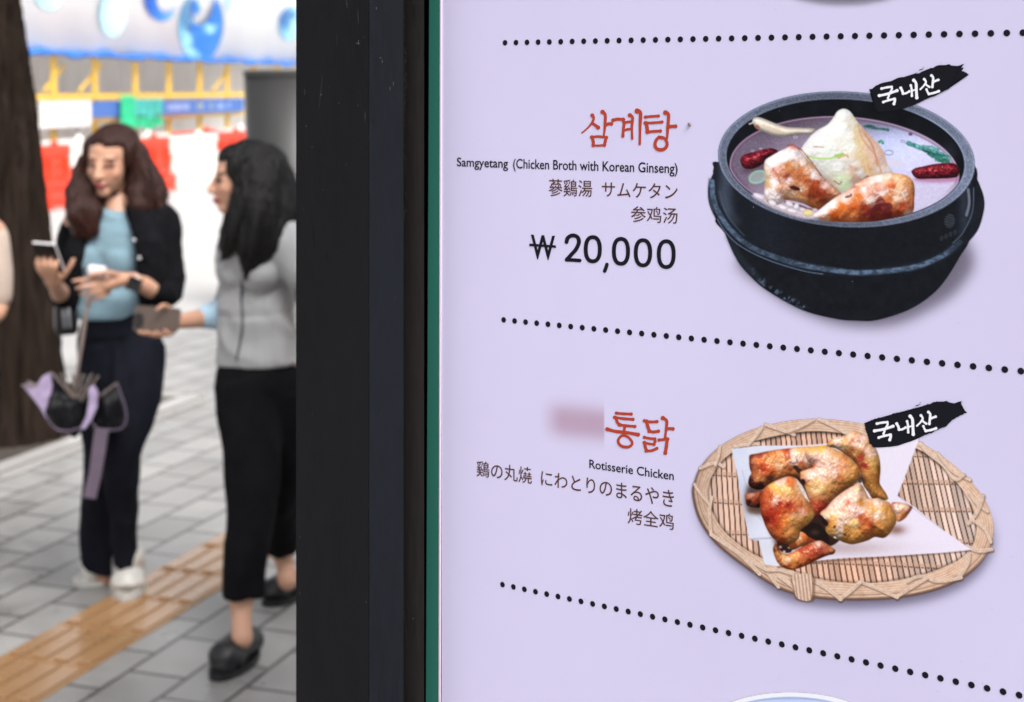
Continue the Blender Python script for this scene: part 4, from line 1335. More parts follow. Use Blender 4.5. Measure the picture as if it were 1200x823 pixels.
c.paint(QC, k8, [(150, 190), (170, 150), (230, 105), (300, 95), (340, 80), (370, 55), (420, 38), (480, 60), (550, 90), (600, 150), (630, 210), (660, 290), (672, 370), (672, 450), (665, 540), (690, 590), (730, 650), (745, 700), (690, 715), (600, 700), (560, 640), (510, 570), (490, 500), (460, 400), (400, 330), (330, 270), (250, 215), (180, 200)], [(180,165,205,150,105),(260,130,240,225,220),(320,150,215,170,115),(390,90,235,195,175),(430,60,225,170,130),(440,150,245,220,225),(400,120,215,140,100),(510,130,240,205,200),(560,160,215,165,120),(600,250,225,190,165),(560,260,240,215,205),(640,350,205,155,95),(590,350,205,165,100),(540,330,200,150,95),(480,290,165,65,45),(520,370,150,55,40),(400,240,150,95,55),(450,250,190,140,85),(540,450,190,130,75),(620,430,200,145,80),(660,500,180,115,60),(560,540,155,105,55),(620,600,165,115,60),(600,670,150,100,55),(690,640,190,130,75),(720,690,210,150,90),(500,520,110,75,45),(665,420,150,100,50)], .08, .06, .14, 7, skin=True)
c.paint(QA, k8, [(65, 300), (80, 272), (150, 258), (250, 236), (340, 222), (410, 214), (480, 205), (560, 196), (700, 190), (823, 195), (823, 400), (700, 390), (640, 420), (590, 450), (560, 500), (520, 482), (440, 480), (340, 520), (260, 560), (210, 600), (150, 612), (90, 592), (58, 552), (65, 490), (85, 450), (70, 400)], [(90,290,110,50,35),(170,265,150,75,55),(75,370,120,60,40),(110,330,195,120,80),(180,330,205,110,60),(210,400,170,65,40),(260,340,225,155,105),(300,280,200,120,70),(380,270,230,165,115),(420,240,185,80,50),(360,330,225,160,105),(440,300,205,120,80),(480,270,235,205,205),(520,260,240,215,215),(500,330,215,190,185),(540,240,225,170,110),(350,380,235,190,150),(280,430,200,95,50),(350,440,215,130,75),(450,420,205,115,65),(380,480,220,150,95),(480,460,200,120,70),(130,440,185,110,70),(140,510,195,125,80),(100,550,80,35,25),(80,530,60,30,25),(170,560,60,30,22),(200,500,190,120,75),(270,490,110,60,40),(240,450,190,95,60),(310,510,205,130,85),(620,230,230,175,110),(700,220,240,190,110),(600,290,235,195,185),(580,370,200,110,70),(680,360,220,140,95),(640,330,240,210,205),(560,400,190,130,80),(760,230,240,185,95)], .12, .07, .14, 9, skin=True)
c.over(.92 * c.m(c.sd(Z([(488, 385), (520, 378), (560, 410), (580, 440), (555, 460), (520, 430)], 870, 500, k8)) + 1.2 * (fbm(X, Y, .4, 2, 4) - .5), .9), (48, 26, 20))
c.over(.8 * c.m(c.ell(902.5, 559.5, 4.2, 2.4, 8) + 1.6 * (fbm(X, Y, .4, 2, 6) - .5), 1.2), (66, 36, 28))
c.over(.7 * c.m(c.line(Z([(455, 340), (490, 355), (525, 345), (525, 315)], 870, 500, k8), 1.6), 1), (84, 60, 70))
c.paint(QC, k8, [(-100, 470), (-95, 435), (-40, 415), (25, 385), (-30, 330), (-60, 250), (0, 200), (100, 192), (200, 205), (300, 250), (380, 300), (430, 350), (470, 410), (478, 470), (450, 530), (380, 580), (300, 625), (240, 680), (190, 740), (160, 800), (140, 850), (40, 870), (0, 800), (-20, 720), (-40, 650), (-60, 580), (-92, 520)], [(20,215,235,180,110),(100,225,240,190,105),(190,225,235,180,130),(270,260,225,165,110),(330,300,215,140,90),(400,330,225,165,105),(440,400,215,150,90),(455,480,195,130,70),(60,290,240,205,205),(150,270,240,200,190),(20,330,232,185,175),(240,330,235,190,165),(130,370,242,210,205),(60,430,246,222,220),(0,450,245,220,215),(20,380,205,120,85),(250,410,225,165,145),(220,450,242,210,205),(300,400,220,150,110),(340,450,225,165,105),(290,500,205,125,75),(130,480,240,205,190),(180,520,230,175,130),(350,530,215,150,85),(400,520,210,150,85),(60,540,225,175,120),(100,600,235,195,135),(30,620,235,200,150),(180,580,220,160,95),(250,580,210,145,85),(300,590,200,130,75),(120,670,215,150,95),(40,700,205,130,85),(20,740,180,90,60),(120,740,165,65,45),(90,790,150,50,40),(60,820,170,75,50),(200,650,205,135,80),(-40,480,240,200,190),(-70,470,225,160,115),(-60,550,205,125,75),(-20,580,235,180,115),(-30,650,220,160,110)], .07, .06, .10, 11, skin=True)
c.over(.95 * c.m(c.sd(Z([(-96, 520), (-70, 505), (-52, 530), (-60, 565), (-85, 545)], 950, 500, k8)), .9), (40, 20, 18))
c.over(.8 * c.m(c.line(Z([(238, 690), (300, 632), (380, 586), (460, 530), (482, 470)], 950, 500, k8), 1.8) - .3, 1.1), (58, 28, 18))
c.over(.8 * c.m(c.ell(1008.5, 562.5, 2.6, 4.2, 20), 1.4), (44, 28, 20))
c.paint(QB, k8, [(450, 565), (540, 500), (560, 430), (640, 440), (690, 500), (705, 535), (600, 565), (520, 605), (470, 612)], [(540,490,225,190,165),(600,490,195,110,60),(660,510,160,75,45),(560,550,190,120,75),(500,580,120,65,40)], .1, .06, .15, 13)
c.over(.97 * c.m(c.sd(Z([(556, 428), (620, 380), (680, 355), (740, 368), (790, 420), (830, 480), (835, 560), (740, 532), (660, 500), (600, 452)], 870, 570, k8)) + 1.2 * (fbm(X, Y, .35, 2, 8) - .5), .9), np.clip(np.array((26, 15, 13)) + 60 * np.exp(-((X - 955) / 5) ** 2 - ((Y - 624) / 3.5) ** 2)[..., None] * np.array((.6, .5, .42)), 0, 255))
c.paint(QB, k8, [(215, 14), (270, -26), (350, -66), (440, -96), (500, -86), (540, -56), (590, 14), (630, 104), (652, 160), (690, 240), (692, 290), (640, 360), (560, 425), (540, 500), (500, 540), (440, 560), (370, 545), (320, 520), (270, 470), (225, 390), (200, 320), (178, 260), (170, 190), (165, 120), (185, 60)], [(190,90,165,75,45),(230,60,190,95,55),(300,0,240,185,100),(350,-40,240,200,190),(400,-60,240,205,200),(440,-40,215,110,60),(470,-20,215,120,65),(420,20,240,195,130),(360,50,230,170,100),(520,0,235,185,140),(560,30,235,195,165),(450,60,235,185,115),(500,60,225,155,100),(600,120,225,160,110),(320,140,235,200,190),(270,110,190,95,55),(420,110,225,165,120),(350,180,165,55,35),(440,180,155,50,35),(220,200,195,95,60),(260,250,165,55,35),(240,320,140,45,30),(300,320,150,45,30),(330,270,175,60,35),(400,240,195,95,50),(480,220,185,85,55),(560,180,205,120,75),(580,250,220,160,140),(500,290,225,170,120),(640,220,210,130,80),(460,330,220,150,85),(400,330,205,115,55),(340,380,180,75,40),(370,430,205,115,60),(440,430,220,150,90),(310,460,195,100,60),(540,370,225,160,90),(620,300,225,165,90),(680,270,225,170,95),(380,520,200,100,55),(450,510,215,145,85),(500,470,220,150,90),(240,400,195,105,65),(190,160,180,75,50),(560,400,215,150,80)], .06, .05, .16, 15, skin=True)
c.over(.9 * c.m(c.sd(Z([(520, -60), (545, -40), (590, 20), (625, 90), (648, 150), (622, 130), (580, 70)], 870, 570, k8)), .9), np.clip(np.array((236, 222, 218)) * (.8 + .35 * fbm(X, Y, .5, 2, 3))[..., None], 0, 255))
c.over(.7 * c.m(c.line(Z([(598, 10), (618, 60), (640, 130)], 870, 570, k8), .9), .8), (110, 76, 70))
c.over(.95 * c.m(c.sd(Z([(325, 548), (380, 575), (450, 600), (480, 612), (460, 640), (400, 640), (360, 615)], 870, 570, k8)), 1.0), (36, 17, 14))
c.paint(QB, k8, [(295, 612), (312, 560), (332, 545), (352, 600), (390, 645), (450, 648), (540, 602), (620, 562), (700, 532), (760, 525), (823, 560), (880, 600), (897, 622), (880, 652), (823, 668), (740, 702), (640, 752), (560, 786), (480, 805), (420, 796), (360, 760), (320, 700)], [(310,600,130,75,45),(330,560,100,55,35),(340,650,190,125,75),(350,720,190,115,70),(400,690,225,170,115),(430,700,240,215,190),(440,660,200,120,75),(520,660,225,150,95),(500,720,225,150,85),(560,620,170,75,50),(640,590,165,75,50),(620,640,190,100,70),(600,700,200,110,65),(700,570,185,110,85),(720,560,220,185,175),(760,600,160,75,55),(680,650,165,70,45),(760,660,165,75,55),(823,620,185,105,80),(540,770,170,90,50),(440,780,180,95,50),(480,750,215,130,70),(640,720,175,80,45),(860,610,190,130,85),(880,640,150,80,55)], .13, .08, .16, 21, skin=True)
c.over(.8 * c.m(c.ell(914.5, 641.2, 1.8, 1.5), 1), (208, 170, 150))
c.over(.9 * c.m(c.ell(919, 646.6, 1.5, 1.3), .9), (222, 200, 190))
c.paint(QD, 8.233, [(90, 360), (100, 330), (150, 290), (200, 230), (250, 182), (330, 122), (400, 82), (460, 55), (500, 75), (530, 130), (562, 190), (600, 200), (650, 195), (700, 215), (760, 240), (800, 310), (826, 360), (826, 430), (782, 510), (750, 552), (700, 582), (620, 572), (560, 602), (480, 627), (400, 642), (330, 627), (270, 602), (200, 572), (150, 522), (140, 470), (100, 420)], [(130,330,230,180,150),(150,380,240,215,190),(200,270,240,215,210),(270,240,248,225,225),(330,180,240,195,185),(400,130,246,220,215),(460,80,235,190,150),(350,240,215,130,105),(420,200,240,200,190),(500,160,230,180,150),(480,240,220,150,75),(530,200,235,195,165),(560,260,215,160,110),(260,310,245,215,205),(330,310,235,180,150),(400,300,238,210,215),(480,310,235,205,210),(440,350,225,185,190),(220,390,236,180,112),(180,330,240,200,170),(290,350,235,205,185),(300,400,240,225,225),(420,430,240,205,140),(480,390,185,90,50),(530,400,190,90,55),(560,360,220,165,120),(190,450,215,150,70),(170,490,225,160,90),(220,540,230,180,110),(150,440,130,60,40),(300,480,225,225,235),(280,540,225,215,215),(340,490,200,140,70),(350,540,210,140,70),(320,590,225,160,80),(440,540,230,165,90),(400,600,235,165,90),(480,600,225,155,90),(520,480,205,120,65),(580,460,180,85,50),(560,540,205,125,75),(640,230,242,215,210),(660,270,232,195,185),(620,300,225,165,95),(700,290,220,160,85),(760,300,216,150,88),(640,360,240,210,205),(690,370,228,185,140),(740,360,216,152,90),(800,370,215,160,90),(660,440,222,156,92),(720,470,220,155,85),(780,460,205,145,85),(640,520,205,130,70),(700,550,195,125,70),(750,520,195,135,80)], .07, .06, .12, 17, skin=True)
c.over(.96 * c.m(c.sd(Z([(84, 358), (110, 368), (168, 440), (150, 468), (114, 440), (90, 402)], 950, 560, 8.233)), .8), (30, 16, 17))
for (hx, hy, ra, rb) in ((978, 617.5, 1.3, 2.0), (990, 626.5, 2.4, 1.1)):
    c.over(.8 * c.m(c.ell(hx, hy, ra, rb, 25), .8), (62, 34, 24))
c.over(.85 * c.m(c.ell(978.5, 630, 1.6, 1.0, 20), .7), (242, 236, 240))
c.paint(QD, 8.233, [(780, 245), (830, 235), (900, 245), (960, 268), (982, 288), (950, 342), (910, 392), (850, 426), (825, 400), (820, 350), (792, 300)], [(800,245,190,100,90),(830,280,235,215,215),(880,270,230,190,165),(930,290,230,200,190),(850,330,215,170,150),(900,340,200,130,70),(950,310,170,90,70),(880,390,180,100,70),(840,400,205,140,90),(970,285,165,90,80)], .08, .06, .14, 19, skin=True)
c.rgb = np.clip(c.rgb + (RNG.rand(*c.X.shape)[..., None] - .5) * 7, 0, 255)
link("chicken_picture", c.mesh(lambda px, py: onplane(px, py, .00022)), m_photo, board)

# ---- parts of the dishes above and below that reach into view
c = Canvas(830, 806, 1020, 900, 1.0)
X, Y = c.X, c.Y
e_ = c.ell(926, 850, 98, 38.5)
c.over(c.m(e_), (240, 240, 246))
c.over(c.m(c.ell(926, 852.5, 92, 35.5)), c.ramp(np.clip((Y - 815) / 14, 0, 1), [(0, (168, 184, 226)), (.5, (196, 208, 238)), (1, (225, 228, 244))]))
c.over(.5 * np.exp(-((c.ell(926, 852.5, 92, 35.5) - 1) / 1.2) ** 2), (130, 150, 205))
link("bowl_picture", c.mesh(lambda px, py: onplane(px, py, .00022)), m_photo, board)
c = Canvas(890, -60, 1090, 14, 1.0)
e_ = c.ell(988, -31, 92, 33)
c.over(.5 * blur(c.m(c.ell(988, -26, 84, 32), 3), 2.5), (90, 92, 90))
c.over(c.m(c.ell(988, -33, 86, 32)), (58, 60, 60))
link("dish_picture", c.mesh(lambda px, py: onplane(px, py, .00022)), m_photo, board)
# added soft red smear standing in for a blurred-out name
c = Canvas(618, 462, 712, 536, 1.0)
X, Y = c.X, c.Y
e1 = sstep(630, 662, X) * np.exp(-np.abs((Y - 494 - (X - 670) * .1) / 19) ** 2.6)
c.over(np.clip(.36 * e1, 0, .42) * sstep(709, 707, X), (196, 134, 150))
link("blurred_name", c.mesh(lambda px, py: onplane(px, py, .0002)), m_photo, board)
# dust specks and a bubble in the film
sp = MB()
for i in range(90):
    q = onplane(random.uniform(525, 1198), random.uniform(3, 820), .0009)
    r = random.uniform(.00018, .0004)
    k0 = len(sp.v)
    for j in range(6):
        a = j * math.pi / 3
        sp.v.append(q + PD * (r * math.cos(a) * random.uniform(.6, 1.2)) + Vector((0, 0, r * math.sin(a))))
    sp.f.append(tuple(range(k0, k0 + 6)))
sp.build("dust_speck", mat("dust", LP(176, 168, 192), .8), board)["kind"] = "stuff"
sp2 = MB().tube([onplane(807.2, 145.5, .001), onplane(808.4, 147.5, .001)], [.0009, .0008], 8)
sp2.build("stuck_fleck", mat("fleck", LP(120, 90, 80), .8), board)
# ------------------------------------------------------------------ building site across the street
HD = Vector((.196, .981, 0)).normalized()
HN = Vector((HD.y, -HD.x, 0))
H0 = Vector((-8.16, 26, 0))
def onhoard(px, py, off=0.0):
    r = ray(px, py)
    base = H0 + HN * off
    k = base.dot(HN) / (r.x * HN.x + r.y * HN.y)
    return Vector((r.x * k, r.y * k, r.z * k + CH))
def hz(a, z, off=0.0):
    q = H0 + HD * a + HN * off
    return Vector((q.x, q.y, z))
def ha(px):
    return (onhoard(px, HOR) - H0).dot(HD)
A0, A1 = -9.0, 24.0
# grey hoarding wall
hw = thing("site_hoarding", "grey corrugated metal hoarding wall behind the yellow scaffold frame", "hoarding", hz(0, ROADZ, -.9))
vs, fs = [], []
n = 330
for i in range(n):
    a = A0 + (A1 - A0) * i / (n - 1)
    o = -.9 + (.03 if (i // 2) % 2 else 0)
    vs += [hz(a, ROADZ, o), hz(a, 2.42, o), hz(a, 2.42, o - .08), hz(a, ROADZ, o - .08)]
for i in range(n - 1):
    k = 4 * i
    for j in range(4):
        fs.append((k + j, k + 4 + j, k + 4 + (j + 1) % 4, k + (j + 1) % 4))
fs += [(0, 1, 2, 3), tuple(4 * (n - 1) + j for j in (3, 2, 1, 0))]
link("sheet", mesh_of(vs, fs), mat("grey_sheet", (0.68, 0.67, 0.67, 1), .5, .08, (2, 2, 1)), hw)
# banner with printed drops
bn = thing("site_banner", "huge white banner printed with blue drops above the yellow frame", "banner", hz(6, 2.36, 0))
vs, fs = [], []
n = 60
ZT = 6.2
for i in range(n):
    a = A0 + (A1 - A0) * i / (n - 1)
    o = .03 * math.sin(a * 1.3) + .02 * math.sin(a * 3.1)
    vs += [hz(a, 2.40, o), hz(a, ZT, o * .5), hz(a, ZT, o * .5 - .02), hz(a, 2.40, o - .02)]
for i in range(n - 1):
    k = 4 * i
    for j in range(4):
        fs.append((k + j, k + 4 + j, k + 4 + (j + 1) % 4, k + (j + 1) % 4))
fs += [(0, 1, 2, 3), tuple(4 * (n - 1) + j for j in (3, 2, 1, 0))]
link("cloth", mesh_of(vs, fs, True), mat("white_vinyl", (0.88, 0.89, 0.90, 1), .55, .03, (1, 1, 1)), bn)
m_vin = mat("printed_drops", (1, 1, 1, 1), .55, attr="Col", alpha=True)
ILL_old = ILL
ILL = np.array((.86, .86, .86))
def drop(cx, cy, rx, ry, rot, stops, seed, cut=None):
    c = Canvas(cx - rx - 6, cy - ry - 6, cx + rx + 6, cy + ry + 6, 1.5)
    e = c.ell(cx, cy, rx, ry, rot)
    t = np.clip(.5 + (c.X - cx) / (2.4 * rx) + .9 * (fbm(c.X, c.Y, .05, 3, seed) - .5), 0, 1)
    al = c.m(e, 2)
    if cut:
        al = al * (1 - c.m(c.ell(*cut), 3))
    c.over(al, c.ramp(t, stops))
    link("printed_drop", c.mesh(lambda px, py: onhoard(px, py, .07)), m_vin, bn)
PALE = [(0, (176, 226, 242)), (.5, (196, 234, 246)), (1, (226, 242, 250))]
MID = [(0, (120, 196, 236)), (.4, (160, 216, 242)), (.6, (40, 120, 220)), (1, (56, 132, 226))]
DEEP = [(0, (22, 92, 200)), (.6, (38, 118, 218)), (1, (96, 176, 236))]
drop(58, -4, 16, 16, 0, PALE, 3)
drop(133, 16, 16, 28, 4, PALE, 5)
drop(188, 0, 18, 25, -10, DEEP, 7, (198, -10, 14, 26, 10))
drop(236, 30, 26, 42, 4, MID, 9, (238, 2, 14, 28, 10))
drop(224, 18, 11, 20, 10, DEEP, 12, (232, 34, 8, 20, 10))
drop(270, 2, 5, 10, 0, PALE, 14)
drop(341, 28, 12, 20, 10, [(0, (110, 190, 240)), (1, (190, 228, 248))], 16)
drop(338, 24, 9, 12, 0, DEEP, 17, (346, 34, 9, 14, 0))
for (cx, cy, rx, ry) in ((-40, -40, 30, 44), (90, -70, 26, 36), (300, -60, 30, 40), (400, -20, 24, 36)):
    drop(cx, cy, rx, ry, 8, MID, cx + 60)
ILL = ILL_old
hem = MB()
pts, rad = [], []
for i in range(140):
    a = A0 + (A1 - A0) * i / 139
    pts.append(hz(a, 2.355 + .018 * math.sin(a * 2.9) + .012 * math.sin(a * 7.3), .05)); rad.append(.055 + .016 * math.sin(a * 5.1))
hem.tube(pts, rad, 8, flat=1.2)
hem.build("blue_hem", mat("blue_tarp", L(48, 122, 214), .5, .15, (5, 5, 5)), bn, True)
# yellow scaffold frame
m_yel = mat("yellow_paint", L(228, 188, 84), .5, .12, (2, 2, 2))
yf = thing("scaffold_frame", "yellow steel scaffold frame with posts and rails under the banner", "scaffold", hz(6, ROADZ, -.1))
for px in (70, 118, 165, 204, 240, 272, 303, 330, 20, -20, 355, 375):
    a = ha(px)
    MB().frame_box(hz(a, (2.36 + ROADZ) / 2, -.12), HD * .04, HN * .035, (0, 0, (2.36 - ROADZ) / 2), .008).build("post", m_yel, yf)
for z, h in ((1.60, .055), (1.17, .05)):
    MB().frame_box(hz((A0 + A1) / 2, z, -.03), HD * ((A1 - A0) / 2), HN * .035, (0, 0, h), .008).build("rail", m_yel, yf)
for p0, p1 in (((52, 106), (74, 78)), ((93, 107), (118, 76)), ((250, 106), (268, 80))):
    MB().tube([onhoard(*p0, -.2), onhoard(*p1, -.2)], [.038, .038], 8).build("brace", m_yel, yf)
# signs hung on the rails
def board_on(nm, label, cat, x0, x1, yt, yb, off, m, marks=None, mm=None):
    a0, a1 = ha(x0), ha(x1)
    zt = onhoard((x0 + x1) / 2, yt).z; zb = onhoard((x0 + x1) / 2, yb).z
    o = thing(nm, label, cat, hz((a0 + a1) / 2, zb, off))
    MB().frame_box(hz((a0 + a1) / 2, (zt + zb) / 2, off), HD * ((a1 - a0) / 2), HN * .012, (0, 0, (zt - zb) / 2), .004).build("panel", m, o)
    return o, a0, a1, zb, zt
sg, a0, a1, zb, zt = board_on("site_sign", "white notice board hung on the yellow rail beside the tree trunk", "sign", 44, 103, 118.5, 149, .05, mat("white_board", (.78, .79, .82, 1), .5, .04, (3, 3, 3)))
mk = MB()
for i in range(9):
    a = a0 + (a1 - a0) * (.22 + .058 * i)
    mk.frame_box(hz(a, zb + (zt - zb) * .30, .064), HD * .034 * (a1 - a0) * .6, HN * .001, (0, 0, .028 if i % 3 else .02))
mk.build("lettering", mat("grey_letter", L(150, 150, 160), .6), sg)
mk = MB().frame_box(hz(a0 + (a1 - a0) * .85, zb + (zt - zb) * .5, .064), HD * .05, HN * .001, (0, 0, .12))
mk.build("red_mark", mat("pink_mark", L(232, 190, 196), .6), sg)
sg, a0, a1, zb, zt = board_on("strip_sign", "long blue strip sign with pale lettering along the scaffold rails", "sign", 103.5, 282, 117.5, 134.5, .05, mat("sign_blue", L(72, 112, 184), .5, .06, (2, 2, 2)))
rnd = random.Random(4)
for (f0, f1, colr, nm) in ((.44, .62, (196, 208, 236), "lettering"), (.64, .76, (206, 200, 120), "yellow_lettering"), (.79, .90, (190, 204, 232), "lettering")):
    mk = MB()
    k = int((f1 - f0) * 44)
    for i in range(k):
        u = f0 + (f1 - f0) * (i + .5) / k
        if rnd.random() < .16: continue
        aa = a0 + (a1 - a0) * u
        h = (zt - zb)
        for j in range(3):
            mk.frame_box(hz(aa + rnd.uniform(-.03, .03), zb + h * (.36 + .14 * j), .064), HD * rnd.uniform(.03, .07), HN * .001, (0, 0, h * .035))
        mk.frame_box(hz(aa + rnd.uniform(-.05, .05), zb + h * .5, .0665), HD * .014, HN * .001, (0, 0, h * .24))
    mk.build(nm, mat("sign_" + nm, L(*colr), .5), sg)
ns = thing("green_netting", "bright green safety netting draped over the blue strip sign", "netting", hz(ha(160), 1.1, .1))
m_net = mat("green_net", L(40, 178, 128), .6, .15, (6, 6, 6))
m_net2 = mat("green_net_thin", L(64, 168, 160), .6, .15, (6, 6, 6))
def drape(nm, x0, x1, yt, yb, m, off):
    a0, a1 = ha(x0), ha(x1)
    zt, zb = onhoard((x0 + x1) / 2, yt).z, onhoard((x0 + x1) / 2, yb).z
    nx, nz_ = 24, 10
    vs, fs = [], []
    for s_ in (0, 1):
        for j in range(nz_ + 1):
            for i in range(nx + 1):
                u, v = i / nx, j / nz_
                z = zb + (zt - zb) * v + .03 * math.sin(u * 9) * (1 - v)
                vs.append(hz(a0 + (a1 - a0) * u, z, off + .03 * math.sin(u * 22) * (1.1 - v) - .012 * s_))
    w_ = nx + 1; N = w_ * (nz_ + 1)
    for j in range(nz_):
        for i in range(nx):
            k = j * w_ + i
            fs.append((k, k + 1, k + w_ + 1, k + w_)); fs.append((N + k + 1, N + k, N + k + w_, N + k + w_ + 1))
    for j in range(nz_):
        for i in (0, nx):
            k = j * w_ + i
            fs.append((k, k + w_, N + k + w_, N + k))
    for i in range(nx):
        for j in (0, nz_):
            k = j * w_ + i
            fs.append((k, k + 1, N + k + 1, N + k))
    link(nm, mesh_of(vs, fs, True), m, ns)
drape("bunched_end", 134, 150, 112, 150, m_net, .14)
drape("thin_net", 150.5, 184, 116, 136, m_net2, .12)
drape("lower_net", 150.5, 184, 137, 150, m_net, .12)

# ------------------------------------------------------------------ plastic barriers
m_bred = mat("red_plastic", L(236, 62, 34), .38, .08, (3, 3, 3))
m_bwhite = mat("white_plastic", (0.80, 0.75, 0.71, 1), .4, .06, (3, 3, 3))
m_foot = mat("grime", (0.30, 0.28, 0.26, 1), .8, .3, (6, 6, 6))
BL = 1.0
def barrier_mesh(Lb, seed):
    mb = MB()
    lay = [(0, .12, .27), (.12, .30, .25), (.30, .47, .19), (.47, .64, .16), (.64, .80, .145), (.80, .98, .13)]
    for i, (z0, z1, w_) in enumerate(lay):
        e = .055 if i % 2 else -.055
        if i == 0: e = .02
        mb.frame_box((e, 0, (z0 + z1) / 2), (Lb / 2 - .06, 0, 0), (0, w_, 0), (0, 0, (z1 - z0) / 2 - .002), .018)
    for i in range(int(Lb / .5)):
        mb.frame_box((-Lb / 2 + .3 + i * .5, 0, .5), (.05, 0, 0), (0, .205, 0), (0, 0, .3), .02)
    return mb
BD = Vector((.205, 1, 0)).normalized()
BN = Vector((BD.y, -BD.x, 0))
protos = {}
names = ["first", "second"]
def barrier(px, Lb, red, row, lab):
    # contact line of the front row runs through (60, 235)
    r = ray(px, HOR)
    base = Vector((-7.19, 23.96, 0)) - BN * (.95 * row)
    k = base.dot(BN) / (r.x * BN.x + r.y * BN.y)
    p = Vector((r.x * k, r.y * k, ROADZ)) + BD * (Lb / 2)
    key = (round(Lb, 2), red)
    o = thing("traffic_barrier", lab, "barrier", p, "plastic traffic barriers across the street")
    ang = math.atan2(BD.y, BD.x)
    o.rotation_euler = (0, 0, ang)
    if key not in protos:
        a = barrier_mesh(Lb, 0).mesh(False)
        f = []
        for sx in (-1, 1):
            f.append(MB().frame_box((sx * (Lb / 2 - .3), 0, .02), (.14, 0, 0), (0, .285, 0), (0, 0, .02), .005).mesh())
        cpm = MB().tube([(Lb * .2, 0, .965), (Lb * .2, 0, 1.0)], [.06, .06], 12)
        protos[key] = (a, f, cpm.mesh(True))
    a, f, cp_ = protos[key]
    link("body", a, m_bred if red else m_bwhite, o, True)
    for f_ in f:
        link("foot", f_, m_foot, o, True)
    link("filler_cap", cp_, m_bred if red else m_bwhite, o, True)
    return o
row0 = [(37, 1.0, True, "red barrier nearest to the tree trunk, beside the cardigan woman's hair"), (64, 1.55, False, "white barrier between the red one by the trunk and the brown haired woman"),
        (114, 1.4, False, "white barrier mostly hidden behind the brown haired woman's head"), (149, 1.5, True, "red barrier showing between the brown haired woman's hair and a long white barrier"),
        (193, 2.2, False, "long white barrier seen in the gap between the two women's heads"), (246, 1.9, True, "red barrier just behind the black haired woman's forehead"),
        (284, 2.2, False, "white barrier hidden behind the grey cabinet")]
row1 = [(30, 2.6, False, "white rear row barrier under the white notice board"), (98, 1.0, True, "short red rear row barrier under the blue strip sign"),
        (122, 2.6, False, "white rear row barrier under the green netting"), (203, 2.4, True, "red rear row barrier behind the long white barrier"), (244, 2.6, False, "white rear row barrier beside the grey cabinet")]
for px, Lb, red, lab in row0: barrier(px, Lb, red, 0, lab)
for px, Lb, red, lab in row1: barrier(px, Lb, red, 1, lab)

# ------------------------------------------------------------------ grey street cabinet
CY = 12.5
cl = at(277.5, 82, CY); 
cb = thing("street_cabinet", "dark grey tapered street cabinet behind the second woman", "cabinet", Vector((cl.x + .36, CY + .3, ROADZ)))
cw, zt = .36, cl.z
def ring(r, z, sq=.72):
    out = []
    for j in range(40):
        a = 2 * math.pi * j / 40
        c_, s_ = math.cos(a), math.sin(a)
        q = (abs(c_) ** 2.3 + abs(s_) ** 2.3) ** (-1 / 2.3)
        out.append(Vector((cl.x + .36 + r * q * c_, CY + .3 + r * sq * q * s_, z)))
    return out
def loft(rs):
    mb = MB()
    n = 40
    for r in rs: mb.v += r
    for i in range(len(rs) - 1):
        for j in range(n):
            k = (j + 1) % n
            mb.f.append((i * n + j, i * n + k, (i + 1) * n + k, (i + 1) * n + j))
    mb.f.append(tuple(range(n))[::-1]); mb.f.append(tuple((len(rs) - 1) * n + j for j in range(n)))
    return mb
m_cab = mat("grey_metal", L(44, 44, 44), .4, .12, (3, 3, 1), rvar=.1)
loft([ring(.30, ROADZ), ring(.305, .2), ring(.352, zt - .05)]).build("shell", m_cab, cb, True)
loft([ring(.36, zt - .048), ring(.36, zt - .012), ring(.345, zt)]).build("lid", mat("grey_lid", L(50, 50, 50), .4), cb, False)
# ------------------------------------------------------------------ people
def skin_mat(nm):
    m = mat(nm, (1, 1, 1, 1), .48, attr="Col", spec=.4)
    b = m.node_tree.nodes["Principled BSDF"]
    b.inputs["Subsurface Weight"].default_value = .12
    b.inputs["Subsurface Radius"].default_value = (.012, .005, .003)
    b.inputs["Subsurface Scale"].default_value = 1.0
    return m
m_skin = skin_mat("skin")
SK = lin((208, 160, 134)) * .9

